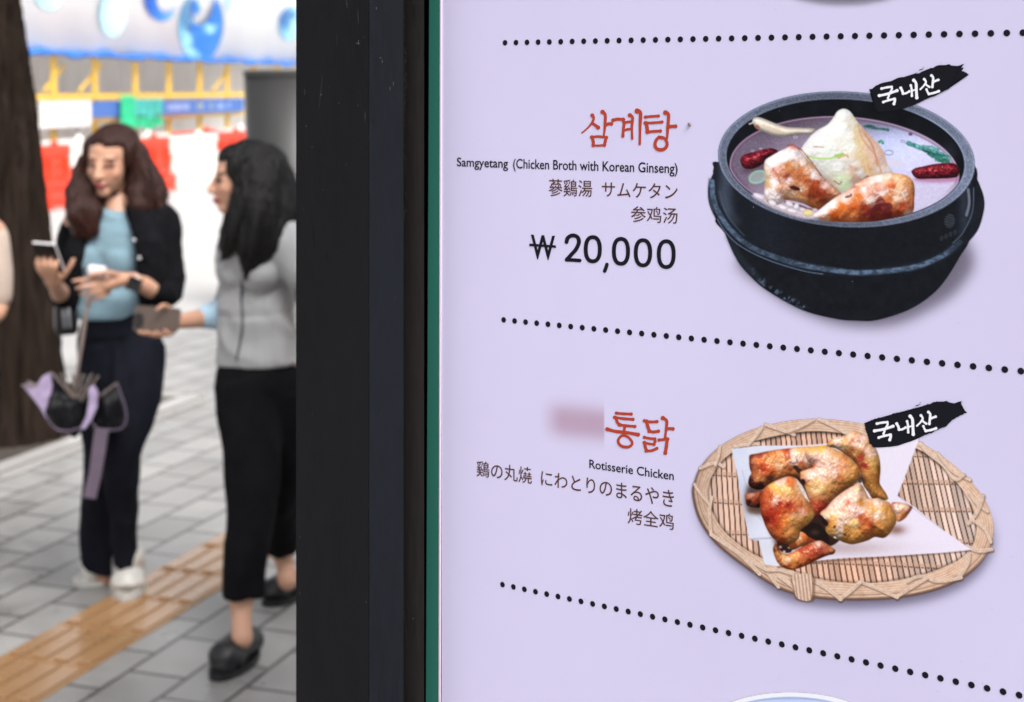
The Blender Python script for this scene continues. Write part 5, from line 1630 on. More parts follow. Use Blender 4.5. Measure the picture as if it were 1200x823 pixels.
class Head:
    def __init__(s, c, fwd, tilt=0.0, scale=1.0):
        s.c = Vector(c)
        f = Vector(fwd).normalized()
        r = f.cross(Vector((0, 0, 1))).normalized()
        u = r.cross(f).normalized()
        R = Matrix.Rotation(tilt, 3, f)
        s.f, s.r, s.u = f, R @ r, R @ u
        s.M = Matrix((s.r, s.f, s.u)).transposed()
        s.k = scale
    def p(s, x, y, z):
        return s.c + (s.r * x + s.f * y + s.u * z) * s.k
    def loc(s, q):
        d = Vector(q) - s.c
        return d.dot(s.r) / s.k, d.dot(s.f) / s.k, d.dot(s.u) / s.k
    def E(s, mb, c, r):
        mb.ell(s.p(*c), tuple(x * s.k for x in r), s.M, 24)
    def add(s, mb, neck_to):
        s.E(mb, (0, -.012, .030), (.072, .092, .084))
        s.E(mb, (0, .030, -.015), (.060, .058, .088))
        s.E(mb, (0, .022, -.055), (.050, .055, .052))
        s.E(mb, (0, .058, -.092), (.024, .024, .020))
        for q in (-1, 1):
            s.E(mb, (q * .034, .052, -.028), (.024, .022, .026))
            s.E(mb, (q * .029, .072, .022), (.022, .011, .007))
            s.E(mb, (q * .074, -.008, -.012), (.007, .018, .030))
            s.E(mb, (q * .0105, .093, -.036), (.0085, .010, .0075))
        mb.tube([s.p(0, .082, .008), s.p(0, .094, -.014), s.p(0, .104, -.034)], [.0075, .0085, .0105], 12)
        s.E(mb, (0, .086, -.0605), (.021, .012, .0065))
        s.E(mb, (0, .085, -.0695), (.018, .012, .0068))
        s.E(mb, (0, .078, -.078), (.016, .010, .006))
        mb.tube([s.p(0, -.025, -.05), s.p(0, -.03, -.12), Vector(neck_to)], [.050, .049, .060], 20)
    def color(s, q):
        x, y, z = s.loc(q)
        c = np.array(SK)
        if abs(x) < .12 and -.13 < z < .13 and y > -.12:
            # cheeks a little pinker
            for e in (-1, 1):
                g = math.exp(-((x - e * .038) / .02) ** 2 - ((z + .03) / .02) ** 2)
                c = c * (1 - .22 * g * np.array((0, .5, .45)))
            if y > .05:
                lp = ((x / .0215) ** 2 + ((z + .065) / .0105) ** 2)
                if lp < 1.25:
                    t = max(0, min(1, (1.25 - lp) / .5))
                    c = c * (1 - t) + np.array(lin((166, 84, 84))) * t
                if abs(z + .0652) < .0016 and abs(x) < .019:
                    c = np.array(lin((110, 40, 42)))
                for e in (-1, 1):
                    ex = (x - e * .030)
                    zc = .001 - .0022 * (ex / .015) ** 2
                    if abs(ex) < .0165:
                        # eyelashes / lowered lids, dark line
                        if abs(z - zc + .003) < .0058: c = np.array(lin((48, 32, 30)))
                        elif abs(z - zc - .006) < .008: c = c * np.array((.72, .62, .58))  # eye-socket shade painted into the skin above the lashes
                    bz = .0235 - .004 * ((ex - e * .004) / .018) ** 2
                    if abs(ex - e * .003) < .020 and abs(z - bz) < .0042:
                        c = np.array(lin((92, 64, 54)))
                if abs(x) < .012 and abs(z + .044) < .003 and abs(abs(x) - .007) < .004:
                    c = c * .45
        return (c[0], c[1], c[2], 1)

def hand_fingers(mb, fingers, r=.0088):
    for pts in fingers:
        n = len(pts)
        mb.tube(pts, [r * (1.1 - .35 * i / (n - 1)) for i in range(n)], 10, sub=3)

def cloth(nm, col, rough=.85, var=.12, sc=(40, 40, 40), bump=.25, bsc=(260, 260, 260)):
    m = mat(nm, col, rough, var, sc, bump=bump, bscale=bsc, spec=.2)
    dk = max(col[:3]) < .03
    m.node_tree.nodes["Principled BSDF"].inputs["Sheen Weight"].default_value = .0 if dk else .12
    if dk:
        m.node_tree.nodes["Principled BSDF"].inputs["Specular IOR Level"].default_value = .08
    return m
def locks(mb, path, radii, n, seed, spread=1.0, r=.010, wave=.008):
    """thin separate locks riding on a thick one"""
    rn = random.Random(seed)
    P = [Vector(p) for p in path]
    for i in range(n):
        a = rn.uniform(0, 2 * math.pi)
        ph = rn.uniform(0, 6.28)
        out = []
        for k, p in enumerate(P):
            q = k / (len(P) - 1)
            R = radii[k] * spread * rn.uniform(.88, 1.06)
            out.append(p + Vector((math.cos(a + .25 * q) * R + wave * q * math.sin(ph + q * 7), math.sin(a + .25 * q) * R * .9, 0)))
        out.append(out[-1] + (out[-1] - out[-2]).normalized() * rn.uniform(.01, .05))
        rr = r * rn.uniform(.7, 1.3)
        mb.tube(out, [rr * .8] + [rr] * (len(out) - 2) + [rr * .35], 8, sub=4)
def loose(head, paths, n, seed, m, parent, wave=.012):
    rn = random.Random(seed)
    mb = MB()
    for i in range(n):
        pth, rad = rn.choice(paths)
        a = rn.uniform(0, 2 * math.pi)
        sc = rn.uniform(1.0, 1.22)
        ph = rn.uniform(0, 6.28)
        out = []
        for k, p in enumerate(pth):
            q = k / (len(pth) - 1)
            out.append(Vector(p) + Vector((math.cos(a) * rad[k] * sc + wave * q * math.sin(ph + q * 6), math.sin(a) * rad[k] * sc, 0)))
        out.append(out[-1] + (out[-1] - out[-2]).normalized() * rn.uniform(.0, .05))
        mb.tube(out, [.0011] * (len(out) - 1) + [.0005], 5, sub=4)
    o = mb.build("loose_strands", m, parent, True)
    o["kind"] = "stuff"
    return o
def hairmat(nm, col, tip):
    m = mat(nm, col, .42, .55, (150, 150, 6), bump=.4, bscale=(420, 420, 12), spec=.22, dark=tip)
    return m

# ============ first woman: blue knit top, black cardigan, looking at her phone
Y1 = 5.35
def q1(px, py, dy=0.0):
    return at(px, py, Y1 + dy)
W1 = thing("person", "woman in pale blue knit top and open black cardigan with long brown hair", "person", (at(128, 680, Y1).x, Y1, 0))
h1 = Head(q1(129.5, 188.5, -.005), (-.20, -1, -.17), tilt=math.radians(-3), scale=1.03)
body = MB()
h1.add(body, q1(140, 262, .02))
body.ell(q1(138, 292, .02), (.155, .085, .13))
body.ell(q1(136, 345, .02), (.115, .08, .12))
body.ell(q1(140, 395, .02), (.135, .09, .10))
# her left arm (right in the picture)
body.tube([q1(190, 258, .02), q1(198, 305, .03), q1(197, 345, -.02), q1(183, 340, -.08), q1(163, 332, -.15), q1(148, 327, -.20)], [.042, .040, .035, .036, .028, .023], 14, sub=3)
body.tube([q1(148, 327, -.20), q1(138, 328, -.215), q1(126, 333, -.225)], [.022, .027, .024], 14, flat=1.1, sub=2)
hand_fingers(body, [
    [q1(130, 326, -.225), q1(114, 327, -.25), q1(99, 328, -.26), q1(86, 329.5, -.255)],
    [q1(127, 332, -.225), q1(112, 335, -.255), q1(99, 336.5, -.26), q1(90, 338, -.25)],
    [q1(126, 338, -.22), q1(113, 342, -.25), q1(102, 344, -.25), q1(94, 344.5, -.235)],
    [q1(127, 343, -.215), q1(117, 348, -.235), q1(109, 350.5, -.235), q1(102, 351, -.225)],
    [q1(138, 322, -.235), q1(125, 319, -.265), q1(113, 321, -.275), q1(104, 325, -.265)]], .0092)
# her right arm, raised with the phone
body.tube([q1(88, 262, .02), q1(80, 312, .05), q1(76, 350, .0), q1(70, 343, -.10), q1(65, 335, -.19)], [.042, .040, .035, .032, .024], 14, sub=3)
body.tube([q1(65, 336, -.19), q1(62, 327, -.22), q1(60, 319, -.24)], [.023, .030, .027], 14, sub=2)
hand_fingers(body, [
    [q1(54, 325, -.25), q1(46, 316, -.27), q1(44, 306, -.275), q1(47, 299, -.265)],
    [q1(57, 322, -.255), q1(51, 311, -.285), q1(52, 302, -.28)],
    [q1(61, 322, -.26), q1(58, 311, -.29), q1(60, 303, -.285)],
    [q1(65, 324, -.255), q1(65, 313, -.29), q1(67, 306, -.285)],
    [q1(68, 330, -.22), q1(77, 320, -.24), q1(83, 311, -.25), q1(86, 304, -.25)]], .0098)
# legs and feet inside the clothes
for sx, pts in ((0, [q1(124, 400, .02), q1(120, 520, .03), q1(118, 640, .10), q1(122, 678, .12)]), (1, [q1(156, 400, .02), q1(144, 525, -.10), q1(147, 640, -.01), q1(150, 678, .04)])):
    body.tube(pts, [.075, .05, .036, .034], 14, sub=4)
# the neck of the top is high; skin of face, neck and arms stays visible
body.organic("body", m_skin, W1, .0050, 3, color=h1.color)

m_blue = cloth("pale_blue_knit", L(124, 152, 166), .9, .05, (30, 30, 8), bump=.35, bsc=(420, 420, 60))
top = MB()
top.tube([q1(139, 246, .0), q1(138, 258, .01)], [.062, .074], 20, flat=1.0, caps=False)
top.ell(q1(136, 284, .02), (.135, .10, .125))
top.ell(q1(110, 304, -.018), (.072, .068, .070))
top.ell(q1(142, 305, -.022), (.072, .068, .070))
top.ell(q1(128, 340, .0), (.112, .094, .12))
top.tube([q1(130, 340, 0), q1(131, 372, .0)], [.116, .122], 24, flat=.86, caps=False)
top.organic("knit_top", m_blue, W1, .007, 6, wrinkle=.0045, wfreq=(4, 4, 15))
m_black = cloth("black_knit", (.007, .007, .009, 1), .9, .3, (40, 40, 40))
cg = MB()
cg.ell(q1(140, 300, .095), (.165, .075, .17))
cg.ell(q1(138, 262, .05), (.155, .075, .055))
cg.tube([q1(158, 247, -.045), q1(174, 285, -.095), q1(178, 325, -.085), q1(180, 356, -.05)], [.036, .048, .05, .048], 16, flat=.8, sub=4)
cg.tube([q1(186, 257, .0), q1(186, 300, -.01), q1(186, 352, .0)], [.055, .056, .055], 16, sub=3)
cg.tube([q1(176, 253, .0), q1(192, 260, .02), q1(199, 305, .03), q1(198, 344, -.02), q1(187, 343, -.075)], [.055, .056, .053, .048, .046], 18, sub=4)
cg.tube([q1(100, 252, -.02), q1(88, 300, -.07), q1(87, 352, -.04)], [.03, .034, .032], 14, sub=3)
cg.tube([q1(100, 256, .02), q1(87, 266, .03), q1(80, 312, .05), q1(76, 350, .0), q1(73, 345, -.07)], [.048, .050, .046, .044, .040], 18, sub=4)
cgo = cg.organic("cardigan", m_black, W1, .007, 4, wrinkle=.006, wfreq=(9, 9, 12))
cgv = bvh_of(cgo)
mbt = MB()
for px, py in ((157.5, 281.5), (163.5, 302.5)):
    h_ = hit(cgv, px, py, .003) or q1(px, py, -.12)
    mbt.ell(h_, (.0065, .004, .0065), None, 12)
mbt.build("button", mat("pearl_button", (.7, .68, .72, 1), .3), W1, True)
m_navy = cloth("navy_cloth", L(29, 31, 41, .72), .8, .15, (20, 20, 20))
tr = MB()
tr.ell(q1(141, 398, .01), (.148, .105, .105))
tr.tube([q1(137, 368, .0), q1(139, 390, .0)], [.116, .138], 24, flat=.75, caps=False)
tr.tube([q1(124, 405, .0), q1(121, 465, -.01), q1(119, 540, .03), q1(117, 610, .09), q1(117, 666, .12)], [.098, .086, .072, .064, .066], 22, sub=5, caps=False)
tr.tube([q1(160, 405, .0), q1(156, 465, -.07), q1(142, 530, -.12), q1(145, 600, -.06), q1(147, 660, .01)], [.100, .092, .066, .046, .043], 22, sub=5, caps=False)
tr.organic("trousers", m_navy, W1, .008, 3, wrinkle=.010, wfreq=(9, 9, 3.2))
# crease line and waistband
m_wshoe = mat("white_leather", (.62, .60, .56, 1), .4, .08, (20, 20, 20))
m_sole = mat("pale_sole", (.55, .53, .5, 1), .6)
def shoe(nm, heel, toe, w_, hgt, m, msole, parent, shaft=None):
    heel, toe = Vector(heel), Vector(toe)
    d = toe - heel; Ln = d.length; d.normalize(); sd_ = Vector((d.y, -d.x, 0)).normalized()
    mb = MB()
    mb.tube([heel + Vector((0, 0, hgt * .40)), heel + d * Ln * .35 + Vector((0, 0, hgt * .50)), heel + d * Ln * .7 + Vector((0, 0, hgt * .40)), toe - d * w_ * .5 + Vector((0, 0, hgt * .34))], [w_ * .43, w_ * .45, w_ * .52, w_ * .40], 18, flat=.9, up=(0, 0, 1), sub=4)
    if shaft:
        mb.tube([heel + d * Ln * .12 + Vector((0, 0, hgt * .5)), Vector(shaft)], [w_ * .50, w_ * .47], 16)
    for v in mb.v:
        v.z = max(v.z, .012)
    o = mb.organic(nm, m, parent, .005, 3)
    so_ = MB()
    pts = []
    for j in range(28):
        a = 2 * math.pi * j / 28
        t = .5 - .5 * math.cos(a)
        ww = w_ * .5 * (.92 + .16 * math.sin(t * 4.2 - .6)) * abs(math.sin(a)) ** .75 * (1 if math.sin(a) > 0 else -1)
        q = heel + d * (t * (Ln + w_ * .3) - w_ * .3) + sd_ * ww
        pts.append((q.x, q.y))
    so_.prism(pts, .002, .022)
    so_.build("sole", msole, o)
    return o
def gp(px, py):
    Y = F * CH / (py - HOR)
    q = at(px, py, Y); q.z = 0
    return q
shoe("shoe", gp(128, 681), gp(85, 687), .105, .10, m_wshoe, m_sole, W1)
shoe("shoe", gp(151, 684), gp(149, 708), .118, .12, m_wshoe, m_sole, W1, at(150.5, 652, 5.37))
m_hair1 = hairmat("dark_brown_hair", (.030, .0088, .0058, 1), (.008, .0030, .0022, 1))
hr = MB()
h1.E(hr, (0, -.034, .040), (.088, .092, .084))
h1.E(hr, (0, -.008, .066), (.074, .078, .050))
for sx in (-1, 1):
    h1.E(hr, (sx * .076, -.006, .022), (.018, .046, .058))
hr.tube([q1(101, 183, .0), q1(98, 205, .0), q1(96, 228, -.02), q1(98, 250, -.06), q1(102, 275, -.075)], [.020, .030, .046, .050, .022], 16, sub=5)
hr.tube([q1(97, 200, .02), q1(92, 232, .0), q1(92, 262, -.03)], [.03, .042, .026], 14, sub=5)
hr.tube([q1(108, 222, .0), q1(110, 248, -.06), q1(107, 270, -.08)], [.026, .032, .016], 14, sub=5)
hr.tube([q1(160, 176, .01), q1(168, 205, .01), q1(171, 228, .0), q1(174, 244, .0)], [.036, .046, .056, .040], 18, sub=5)
hr.tube([q1(161, 190, .04), q1(177, 222, .04), q1(181, 242, .04)], [.05, .052, .028], 16, sub=5)
hr.tube([q1(158, 225, -.03), q1(162, 242, -.05), q1(165, 254, -.04)], [.03, .034, .02], 14, sub=4)
hr.tube([q1(136, 200, .09), q1(138, 250, .09)], [.10, .09], 18)
PA1 = [q1(100, 186, -.01), q1(98, 205, -.005), q1(96, 228, -.02), q1(98, 250, -.06), q1(101, 268, -.07)]
RA1 = [.018, .030, .047, .050, .030]
PA2 = [q1(160, 178, .01), q1(168, 205, .01), q1(171, 228, .0), q1(174, 242, .0)]
RA2 = [.034, .046, .056, .048]
PA3 = [q1(161, 190, .04), q1(177, 222, .04), q1(181, 242, .04)]
RA3 = [.048, .052, .036]
locks(hr, PA1, RA1, 20, 3, 1.0, .010, .012)
locks(hr, PA2, RA2, 20, 5, 1.0, .010, .012)
locks(hr, PA3, RA3, 12, 8, 1.0, .010, .012)
loose(h1, [(PA1, RA1), (PA2, RA2), (PA3, RA3)], 90, 4, m_hair1, W1)
hr.organic("hair", m_hair1, W1, .006, 4, groove=.0042, wrinkle=.006, wfreq=(12, 12, 7))
wt = MB().tube([q1(154.5, 319, -.17), q1(155.5, 329.5, -.2), q1(156.5, 340, -.17)], [.006, .007, .006], 8)
Mw = Matrix.Rotation(.25, 3, 'Y')
wb = MB()
c_w = q1(155, 330, -.178); ax_ = (q1(148, 327, -.20) - q1(163, 332, -.15)).normalized()
u_ = ax_.orthogonal().normalized(); v_ = ax_.cross(u_)
ringp = [c_w + (u_ * math.cos(a) + v_ * math.sin(a)) * .030 for a in [2 * math.pi * j / 24 for j in range(24)]]
for s_ in (-.008, .008):
    wb.v += [p + ax_ * s_ for p in ringp]
wb.v += [c_w + (p - c_w) * .9 - ax_ * .008 for p in ringp] + [c_w + (p - c_w) * .9 + ax_ * .008 for p in ringp]
for j in range(24):
    k = (j + 1) % 24
    wb.f += [(j, k, 24 + k, 24 + j), (48 + k, 48 + j, 72 + j, 72 + k), (j, 48 + j, 48 + k, k), (24 + k, 72 + k, 72 + j, 24 + j)]
wo = wb.build("watch_band", mat("pale_band", L(226, 196, 186), .5), W1, True)
fc = q1(157.5, 333.5, -.215)
MB().frame_box(fc, Vector((.017, -.004, -.006)), Vector((-.003, -.007, .0)), Vector((.006, .0, .018)), .004).build("watch_face", mat("black_glass", (.008, .008, .01, 1), .12), wo)

# phone in her raised hand
m_glass = mat("phone_dark", (.012, .012, .014, 1), .18)
m_edge = mat("phone_edge", (.75, .72, .74, 1), .25)
ph = thing("phone", "dark phone with pale edge held up by the woman in the blue top", "phone", q1(57, 303, -.28))
n_ = Vector((.15, .72, .62)).normalized(); ax = Vector((1, -.1, 0)).normalized(); ay = n_.cross(ax).normalized(); ax = ay.cross(n_)
pc_ = q1(58, 303, -.27)
MB().frame_box(pc_, ax * .040, ay * .074, n_ * .0045, .003).build("case", m_edge, ph)
MB().frame_box(pc_ - n_ * .0052, ax * .038, ay * .072, n_ * .0008).build("back", m_glass, ph)
MB().frame_box(pc_ + n_ * .0052, ax * .037, ay * .071, n_ * .0006).build("screen", m_glass, ph)
# small white tissue packet between finger and thumb
tk = thing("tissue", "crumpled white tissue pinched in the hand wearing the watch", "tissue", q1(113, 317, -.26))
tm = MB().frame_box(q1(113, 317.5, -.255), Vector((.028, 0, -.004)), Vector((0, .010, .0)), Vector((.004, 0, .016)), .006)
for v in tm.v: v += Vector((mnoise.noise(v * 60), mnoise.noise(v * 60 + Vector((9, 0, 0))), mnoise.noise(v * 60 + Vector((0, 9, 0))))) * .006
tm.build("tissue_sheet", mat("tissue_paper", (.80, .74, .77, 1), .8), tk, True)

# handbag at her side
hb = thing("handbag", "small black handbag with grey straps hanging at the first woman's side", "handbag", q1(80, 372, .0))
bgm = MB().frame_box(q1(77, 368, .03), Vector((.034, .02, 0)), Vector((-.03, .09, 0)), Vector((0, 0, .062)), .014)
bgm.build("bag", mat("black_leather", (.012, .012, .014, 1), .4, .2, (60, 60, 60)), hb, True)
for dx in (0, 6):
    MB().tube([q1(75 + dx, 352, -.035), q1(74 + dx, 366, -.075), q1(76 + dx, 384, -.07)], [.005, .006, .005], 8, flat=.5, sub=3).build("strap", mat("grey_strap", L(120, 122, 128), .5), hb, True)

# folded umbrella hanging from her hand
um = thing("umbrella", "half folded black umbrella with lilac trim hanging from the first woman's hand", "umbrella", q1(94, 505, -.25))
m_uc = mat("umbrella_black", (.006, .006, .008, 1), .5, .3, (20, 20, 20), spec=.2)
m_li = mat("umbrella_lilac", L(168, 152, 186), .5, .2, (30, 30, 30))
m_sh = mat("umbrella_shaft", L(150, 136, 130), .3, metal=.4)
D = -.25
m_hem = mat("umbrella_hem", L(120, 106, 130), .5)
MB().tube([q1(104, 348, D), q1(97, 395, D), q1(88, 452, D), q1(86, 470, D)], [.0075, .0068, .006, .006], 10, sub=2).build("shaft", m_sh, um, True)
MB().tube([q1(105, 338, D), q1(103.5, 356, D)], [.012, .011], 12).build("handle", m_sh, um, True)
cn = MB()
cn.ell(q1(74, 474, D), (.056, .05, .078)); cn.ell(q1(82, 484, D - .02), (.058, .045, .055)); cn.ell(q1(97, 470, D + .03), (.045, .05, .085))
cn.tube([q1(66, 448, D - .01), q1(72, 476, D - .03), q1(84, 500, D - .02)], [.028, .048, .026], 14, sub=4)
cn.ell(q1(127, 478, D), (.044, .04, .056)); cn.tube([q1(112, 498, D), q1(128, 492, D), q1(144, 500, D)], [.018, .03, .012], 12, sub=3)
cn.tube([q1(138, 452, D), q1(130, 475, D), q1(116, 496, D)], [.016, .035, .022], 12, sub=3)
cn.organic("canopy", m_uc, um, .006, 2, wrinkle=.018, wfreq=(16, 16, 10))
def panel(nm, pts, th, m, dd=0):
    P = [q1(x, y, D + dd - .05) for x, y in pts]
    n = len(P)
    mb = MB()
    mb.v = P + [p + Vector((0, th, 0)) for p in P]
    mb.f = [tuple(range(n))[::-1], tuple(range(n, 2 * n))] + [(i, (i + 1) % n, n + (i + 1) % n, n + i) for i in range(n)]
    return mb.build(nm, m, um)
panel("lilac_panel", [(26, 452), (35, 449), (41, 455), (50, 441), (58, 437), (61, 452), (58, 470), (57, 488), (54, 491), (47, 478), (38, 466)], .012, m_li)
panel("lilac_panel", [(104, 455), (109, 452), (114, 460), (113, 478), (107, 492), (99, 503), (94, 503), (101, 488), (104, 472)], .012, m_li, -.02)
panel("wrist_strap", [(111, 503), (127, 503), (124, 525), (118, 560), (112, 585), (97, 583), (104, 555), (108, 525)], .004, mat("strap_mauve", L(104, 90, 108), .6, .15, (30, 30, 30)), .0)
MB().tube([q1(55, 490, D - .055), q1(66, 503, D - .065), q1(82, 505, D - .07), q1(96, 500, D - .07)], [.002, .0024, .0024, .002], 8, sub=4).build("lilac_hem", m_hem, um, True)
MB().tube([q1(107, 494, D - .05), q1(116, 503, D - .05), q1(140, 503, D - .05), q1(148, 492, D - .05), q1(146, 475, D - .05), q1(137, 450, D - .05)], [.002, .0022, .0022, .0022, .002, .002], 8, sub=4).build("lilac_hem", m_hem, um, True)
for (x0, y0, x1, y1) in ((86, 466, 61, 437), (86, 466, 72, 438), (88, 466, 84, 436), (90, 466, 97, 440), (92, 468, 108, 439), (95, 470, 115, 441), (112, 468, 137, 449), (58, 455, 26, 452), (60, 460, 33, 447)):
    MB().tube([q1(x0, y0, D - .04), q1(x1, y1, D - .055)], [.0032, .0028], 6).build("rib", m_sh, um)

# ============ second woman: grey blouse, black trousers, looking to the left
Y2 = 4.9
def q2(px, py, dy=0.0):
    return at(px, py, Y2 + dy)
W2 = thing("person", "woman in grey blouse and black trousers with long straight black hair, seen in profile", "person", (at(300, 700, Y2).x, Y2, 0))
h2 = Head(q2(283, 209, -.02), (-1, -.22, -.06), tilt=math.radians(2), scale=.97)
body = MB()
h2.add(body, q2(302, 272, .0))
body.ell(q2(302, 300, .0), (.135, .10, .13)); body.ell(q2(300, 355, .0), (.105, .08, .12)); body.ell(q2(303, 425, .0), (.13, .09, .10))
body.tube([q2(285, 285, .12), q2(276, 330, .14), q2(262, 368, .08), q2(236, 373, -.02), q2(212, 377, -.10)], [.042, .038, .036, .031, .024], 14, sub=3)
body.tube([q2(213, 377, -.10), q2(203, 377, -.12), q2(190, 379, -.13)], [.023, .028, .024], 14, sub=2)
hand_fingers(body, [
    [q2(200, 369, -.12), q2(198, 361, -.15), q2(191, 358, -.175), q2(184, 363, -.18)],
    [q2(192, 382, -.12), q2(180, 390, -.125), q2(170, 391, -.15), q2(163, 389, -.17)],
    [q2(196, 384, -.12), q2(187, 392, -.13), q2(178, 392.5, -.16), q2(172, 389, -.18)],
    [q2(200, 385, -.12), q2(194, 392, -.135), q2(188, 393, -.165), q2(183, 389, -.18)],
    [q2(204, 384, -.12), q2(201, 391, -.14), q2(197, 391, -.165), q2(193, 387, -.178)]], .0092)
# her left arm at her far right
body.tube([q2(338, 285, -.05), q2(366, 335, -.06), q2(378, 385, -.06), q2(378, 430, -.14), q2(374, 452, -.18)], [.043, .04, .035, .028, .024], 14, sub=3)
body.tube([q2(374, 452, -.18), q2(378, 470, -.2)], [.026, .024], 12)
hand_fingers(body, [[q2(374 + 4 * i, 468, -.2 + .01 * i), q2(376 + 4 * i, 484, -.22 + .01 * i), q2(380 + 4 * i, 494, -.2 + .01 * i)] for i in range(4)] + [[q2(371, 460, -.22), q2(373, 474, -.24)]], .0085)
YF = 4.66
body.tube([q2(296, 450, 0), q2(296, 560, -.12), at(284, 690, 4.72), at(283, 722, YF + .03), at(284, 748, YF)], [.075, .052, .040, .030, .033], 16, sub=4)
body.tube([q2(322, 450, .02), q2(332, 550, .12), at(330, 635, 5.2), at(334, 662, 5.2), at(337, 680, 5.18)], [.075, .052, .038, .031, .034], 16, sub=4)
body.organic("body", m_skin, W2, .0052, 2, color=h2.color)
m_grey = cloth("grey_blouse", L(158, 159, 161), .85, .06, (26, 26, 10), bump=.3)
bl = MB()
bl.tube([q2(302, 262, .0), q2(302, 278, .0)], [.068, .085], 20)
bl.ell(q2(303, 300, .0), (.140, .115, .115)); bl.ell(q2(277, 318, -.02), (.066, .075, .070)); bl.ell(q2(305, 318, -.07), (.070, .07, .068))
bl.ell(q2(301, 358, .0), (.124, .10, .13)); bl.tube([q2(301, 370, .0), q2(302, 396, .0), q2(303, 426, .0)], [.124, .128, .136], 26, flat=.84, caps=False)
bl.ell(q2(335, 288, -.06), (.066, .070, .085), Matrix.Rotation(.35, 3, 'Y'))
bl.tube([q2(318, 272, -.02), q2(336, 286, -.06), q2(354, 318, -.07)], [.055, .074, .062], 18, sub=4)
bl.tube([q2(290, 280, .08), q2(278, 325, .13), q2(266, 362, .09)], [.05, .05, .048], 16, sub=3)
blo = bl.organic("blouse", m_grey, W2, .0065, 4, wrinkle=.0065, wfreq=(8, 8, 9))
bv2 = bvh_of(blo)
ln = []
for (x, y) in ((283, 312), (283.5, 330), (283, 350), (284, 368), (284, 384), (282, 398), (279.5, 411), (277.5, 421)):
    h_ = hit(bv2, x, y, .0005)
    if h_ is not None: ln.append(h_)
MB().tube(ln, [.0030] + [.0042] * (len(ln) - 2) + [.0045], 8, sub=4).build("placket", cloth("dark_placket", L(70, 70, 78), .9), W2, True)
cf = MB()
cf.tube([q2(262, 366, .05), q2(250, 370, .02), q2(240, 372, -.01)], [.046, .044, .038], 18, sub=3)
cf.organic("cuff", cloth("pale_blue_cuff", L(172, 200, 220), .85, .08), W2, .006, 2, wrinkle=.005, wfreq=(14, 14, 14))
m_blk = cloth("black_trousers", (.006, .006, .0075, 1), .85, .25, (20, 20, 20))
tr = MB()
tr.ell(q2(302, 445, .0), (.135, .115, .11)); tr.tube([q2(302, 422, .0), q2(303, 445, 0)], [.122, .132], 24, flat=.8, caps=False)
tr.tube([q2(293, 452, -.01), q2(293, 500, -.05), q2(296, 560, -.11), at(292, 620, 4.75), at(286, 665, 4.72), at(285, 700, 4.71)], [.112, .098, .084, .068, .062, .060], 24, sub=5, caps=False)
tr.tube([q2(320, 452, .02), q2(326, 500, .06), q2(330, 560, .12), at(328, 605, 5.12), at(330, 638, 5.2)], [.108, .094, .078, .062, .06], 24, sub=5, caps=False)
tr.organic("trousers", m_blk, W2, .008, 3, wrinkle=.010, wfreq=(9, 9, 3.0))
m_clog = mat("black_rubber_clog", (.010, .010, .012, 1), .45, .2, (30, 30, 30))
shoe("clog", gp(292, 768), gp(252, 800), .112, .118, m_clog, m_clog, W2)
shoe("clog", gp(345, 697), gp(311, 712), .105, .10, m_clog, m_clog, W2)
m_hair2 = hairmat("black_hair", (.005, .0042, .0042, 1), (.002, .002, .002, 1))
hr = MB()
h2.E(hr, (0, -.028, .040), (.090, .098, .088)); h2.E(hr, (0, -.004, .066), (.070, .080, .054))
h2.E(hr, (-.060, -.004, .028), (.026, .050, .060)); h2.E(hr, (.060, -.004, .028), (.026, .05, .06))
hr.ell(q2(312, 206, .0), (.078, .10, .105))
hr.tube([q2(298, 200, -.06), q2(290, 240, -.10), q2(278, 272, -.115), q2(266, 298, -.11)], [.05, .05, .040, .014], 16, sub=5)
hr.tube([q2(306, 200, -.05), q2(303, 250, -.10), q2(296, 290, -.125), q2(290, 320, -.13)], [.06, .062, .046, .010], 16, sub=5)
hr.tube([q2(320, 200, .0), q2(322, 250, -.05), q2(313, 285, -.11), q2(302, 312, -.125)], [.055, .062, .044, .010], 16, sub=5)
hr.tube([q2(324, 200, .02), q2(334, 240, .02), q2(336, 272, .03), q2(330, 296, .05)], [.05, .056, .05, .02], 16, sub=5)
hr.tube([q2(270, 246, -.02), q2(266, 272, -.05), q2(258, 292, -.07)], [.018, .026, .008], 12, sub=4)
PB1 = [q2(298, 196, -.06), q2(290, 240, -.10), q2(279, 270, -.115), q2(268, 292, -.11)]
RB1 = [.05, .05, .040, .018]
PB2 = [q2(306, 198, -.05), q2(303, 250, -.10), q2(297, 288, -.125), q2(291, 312, -.13)]
RB2 = [.06, .062, .046, .016]
PB3 = [q2(322, 200, .01), q2(332, 240, .0), q2(332, 272, -.02), q2(322, 298, -.06)]
RB3 = [.05, .056, .048, .022]
locks(hr, PB1, RB1, 16, 13, 1.0, .009, .002)
locks(hr, PB2, RB2, 18, 15, 1.0, .009, .002)
locks(hr, PB3, RB3, 16, 18, 1.0, .009, .002)
loose(h2, [(PB1, RB1), (PB2, RB2), (PB3, RB3)], 90, 14, m_hair2, W2, .003)
hr.organic("hair", m_hair2, W2, .006, 4, groove=.0055)

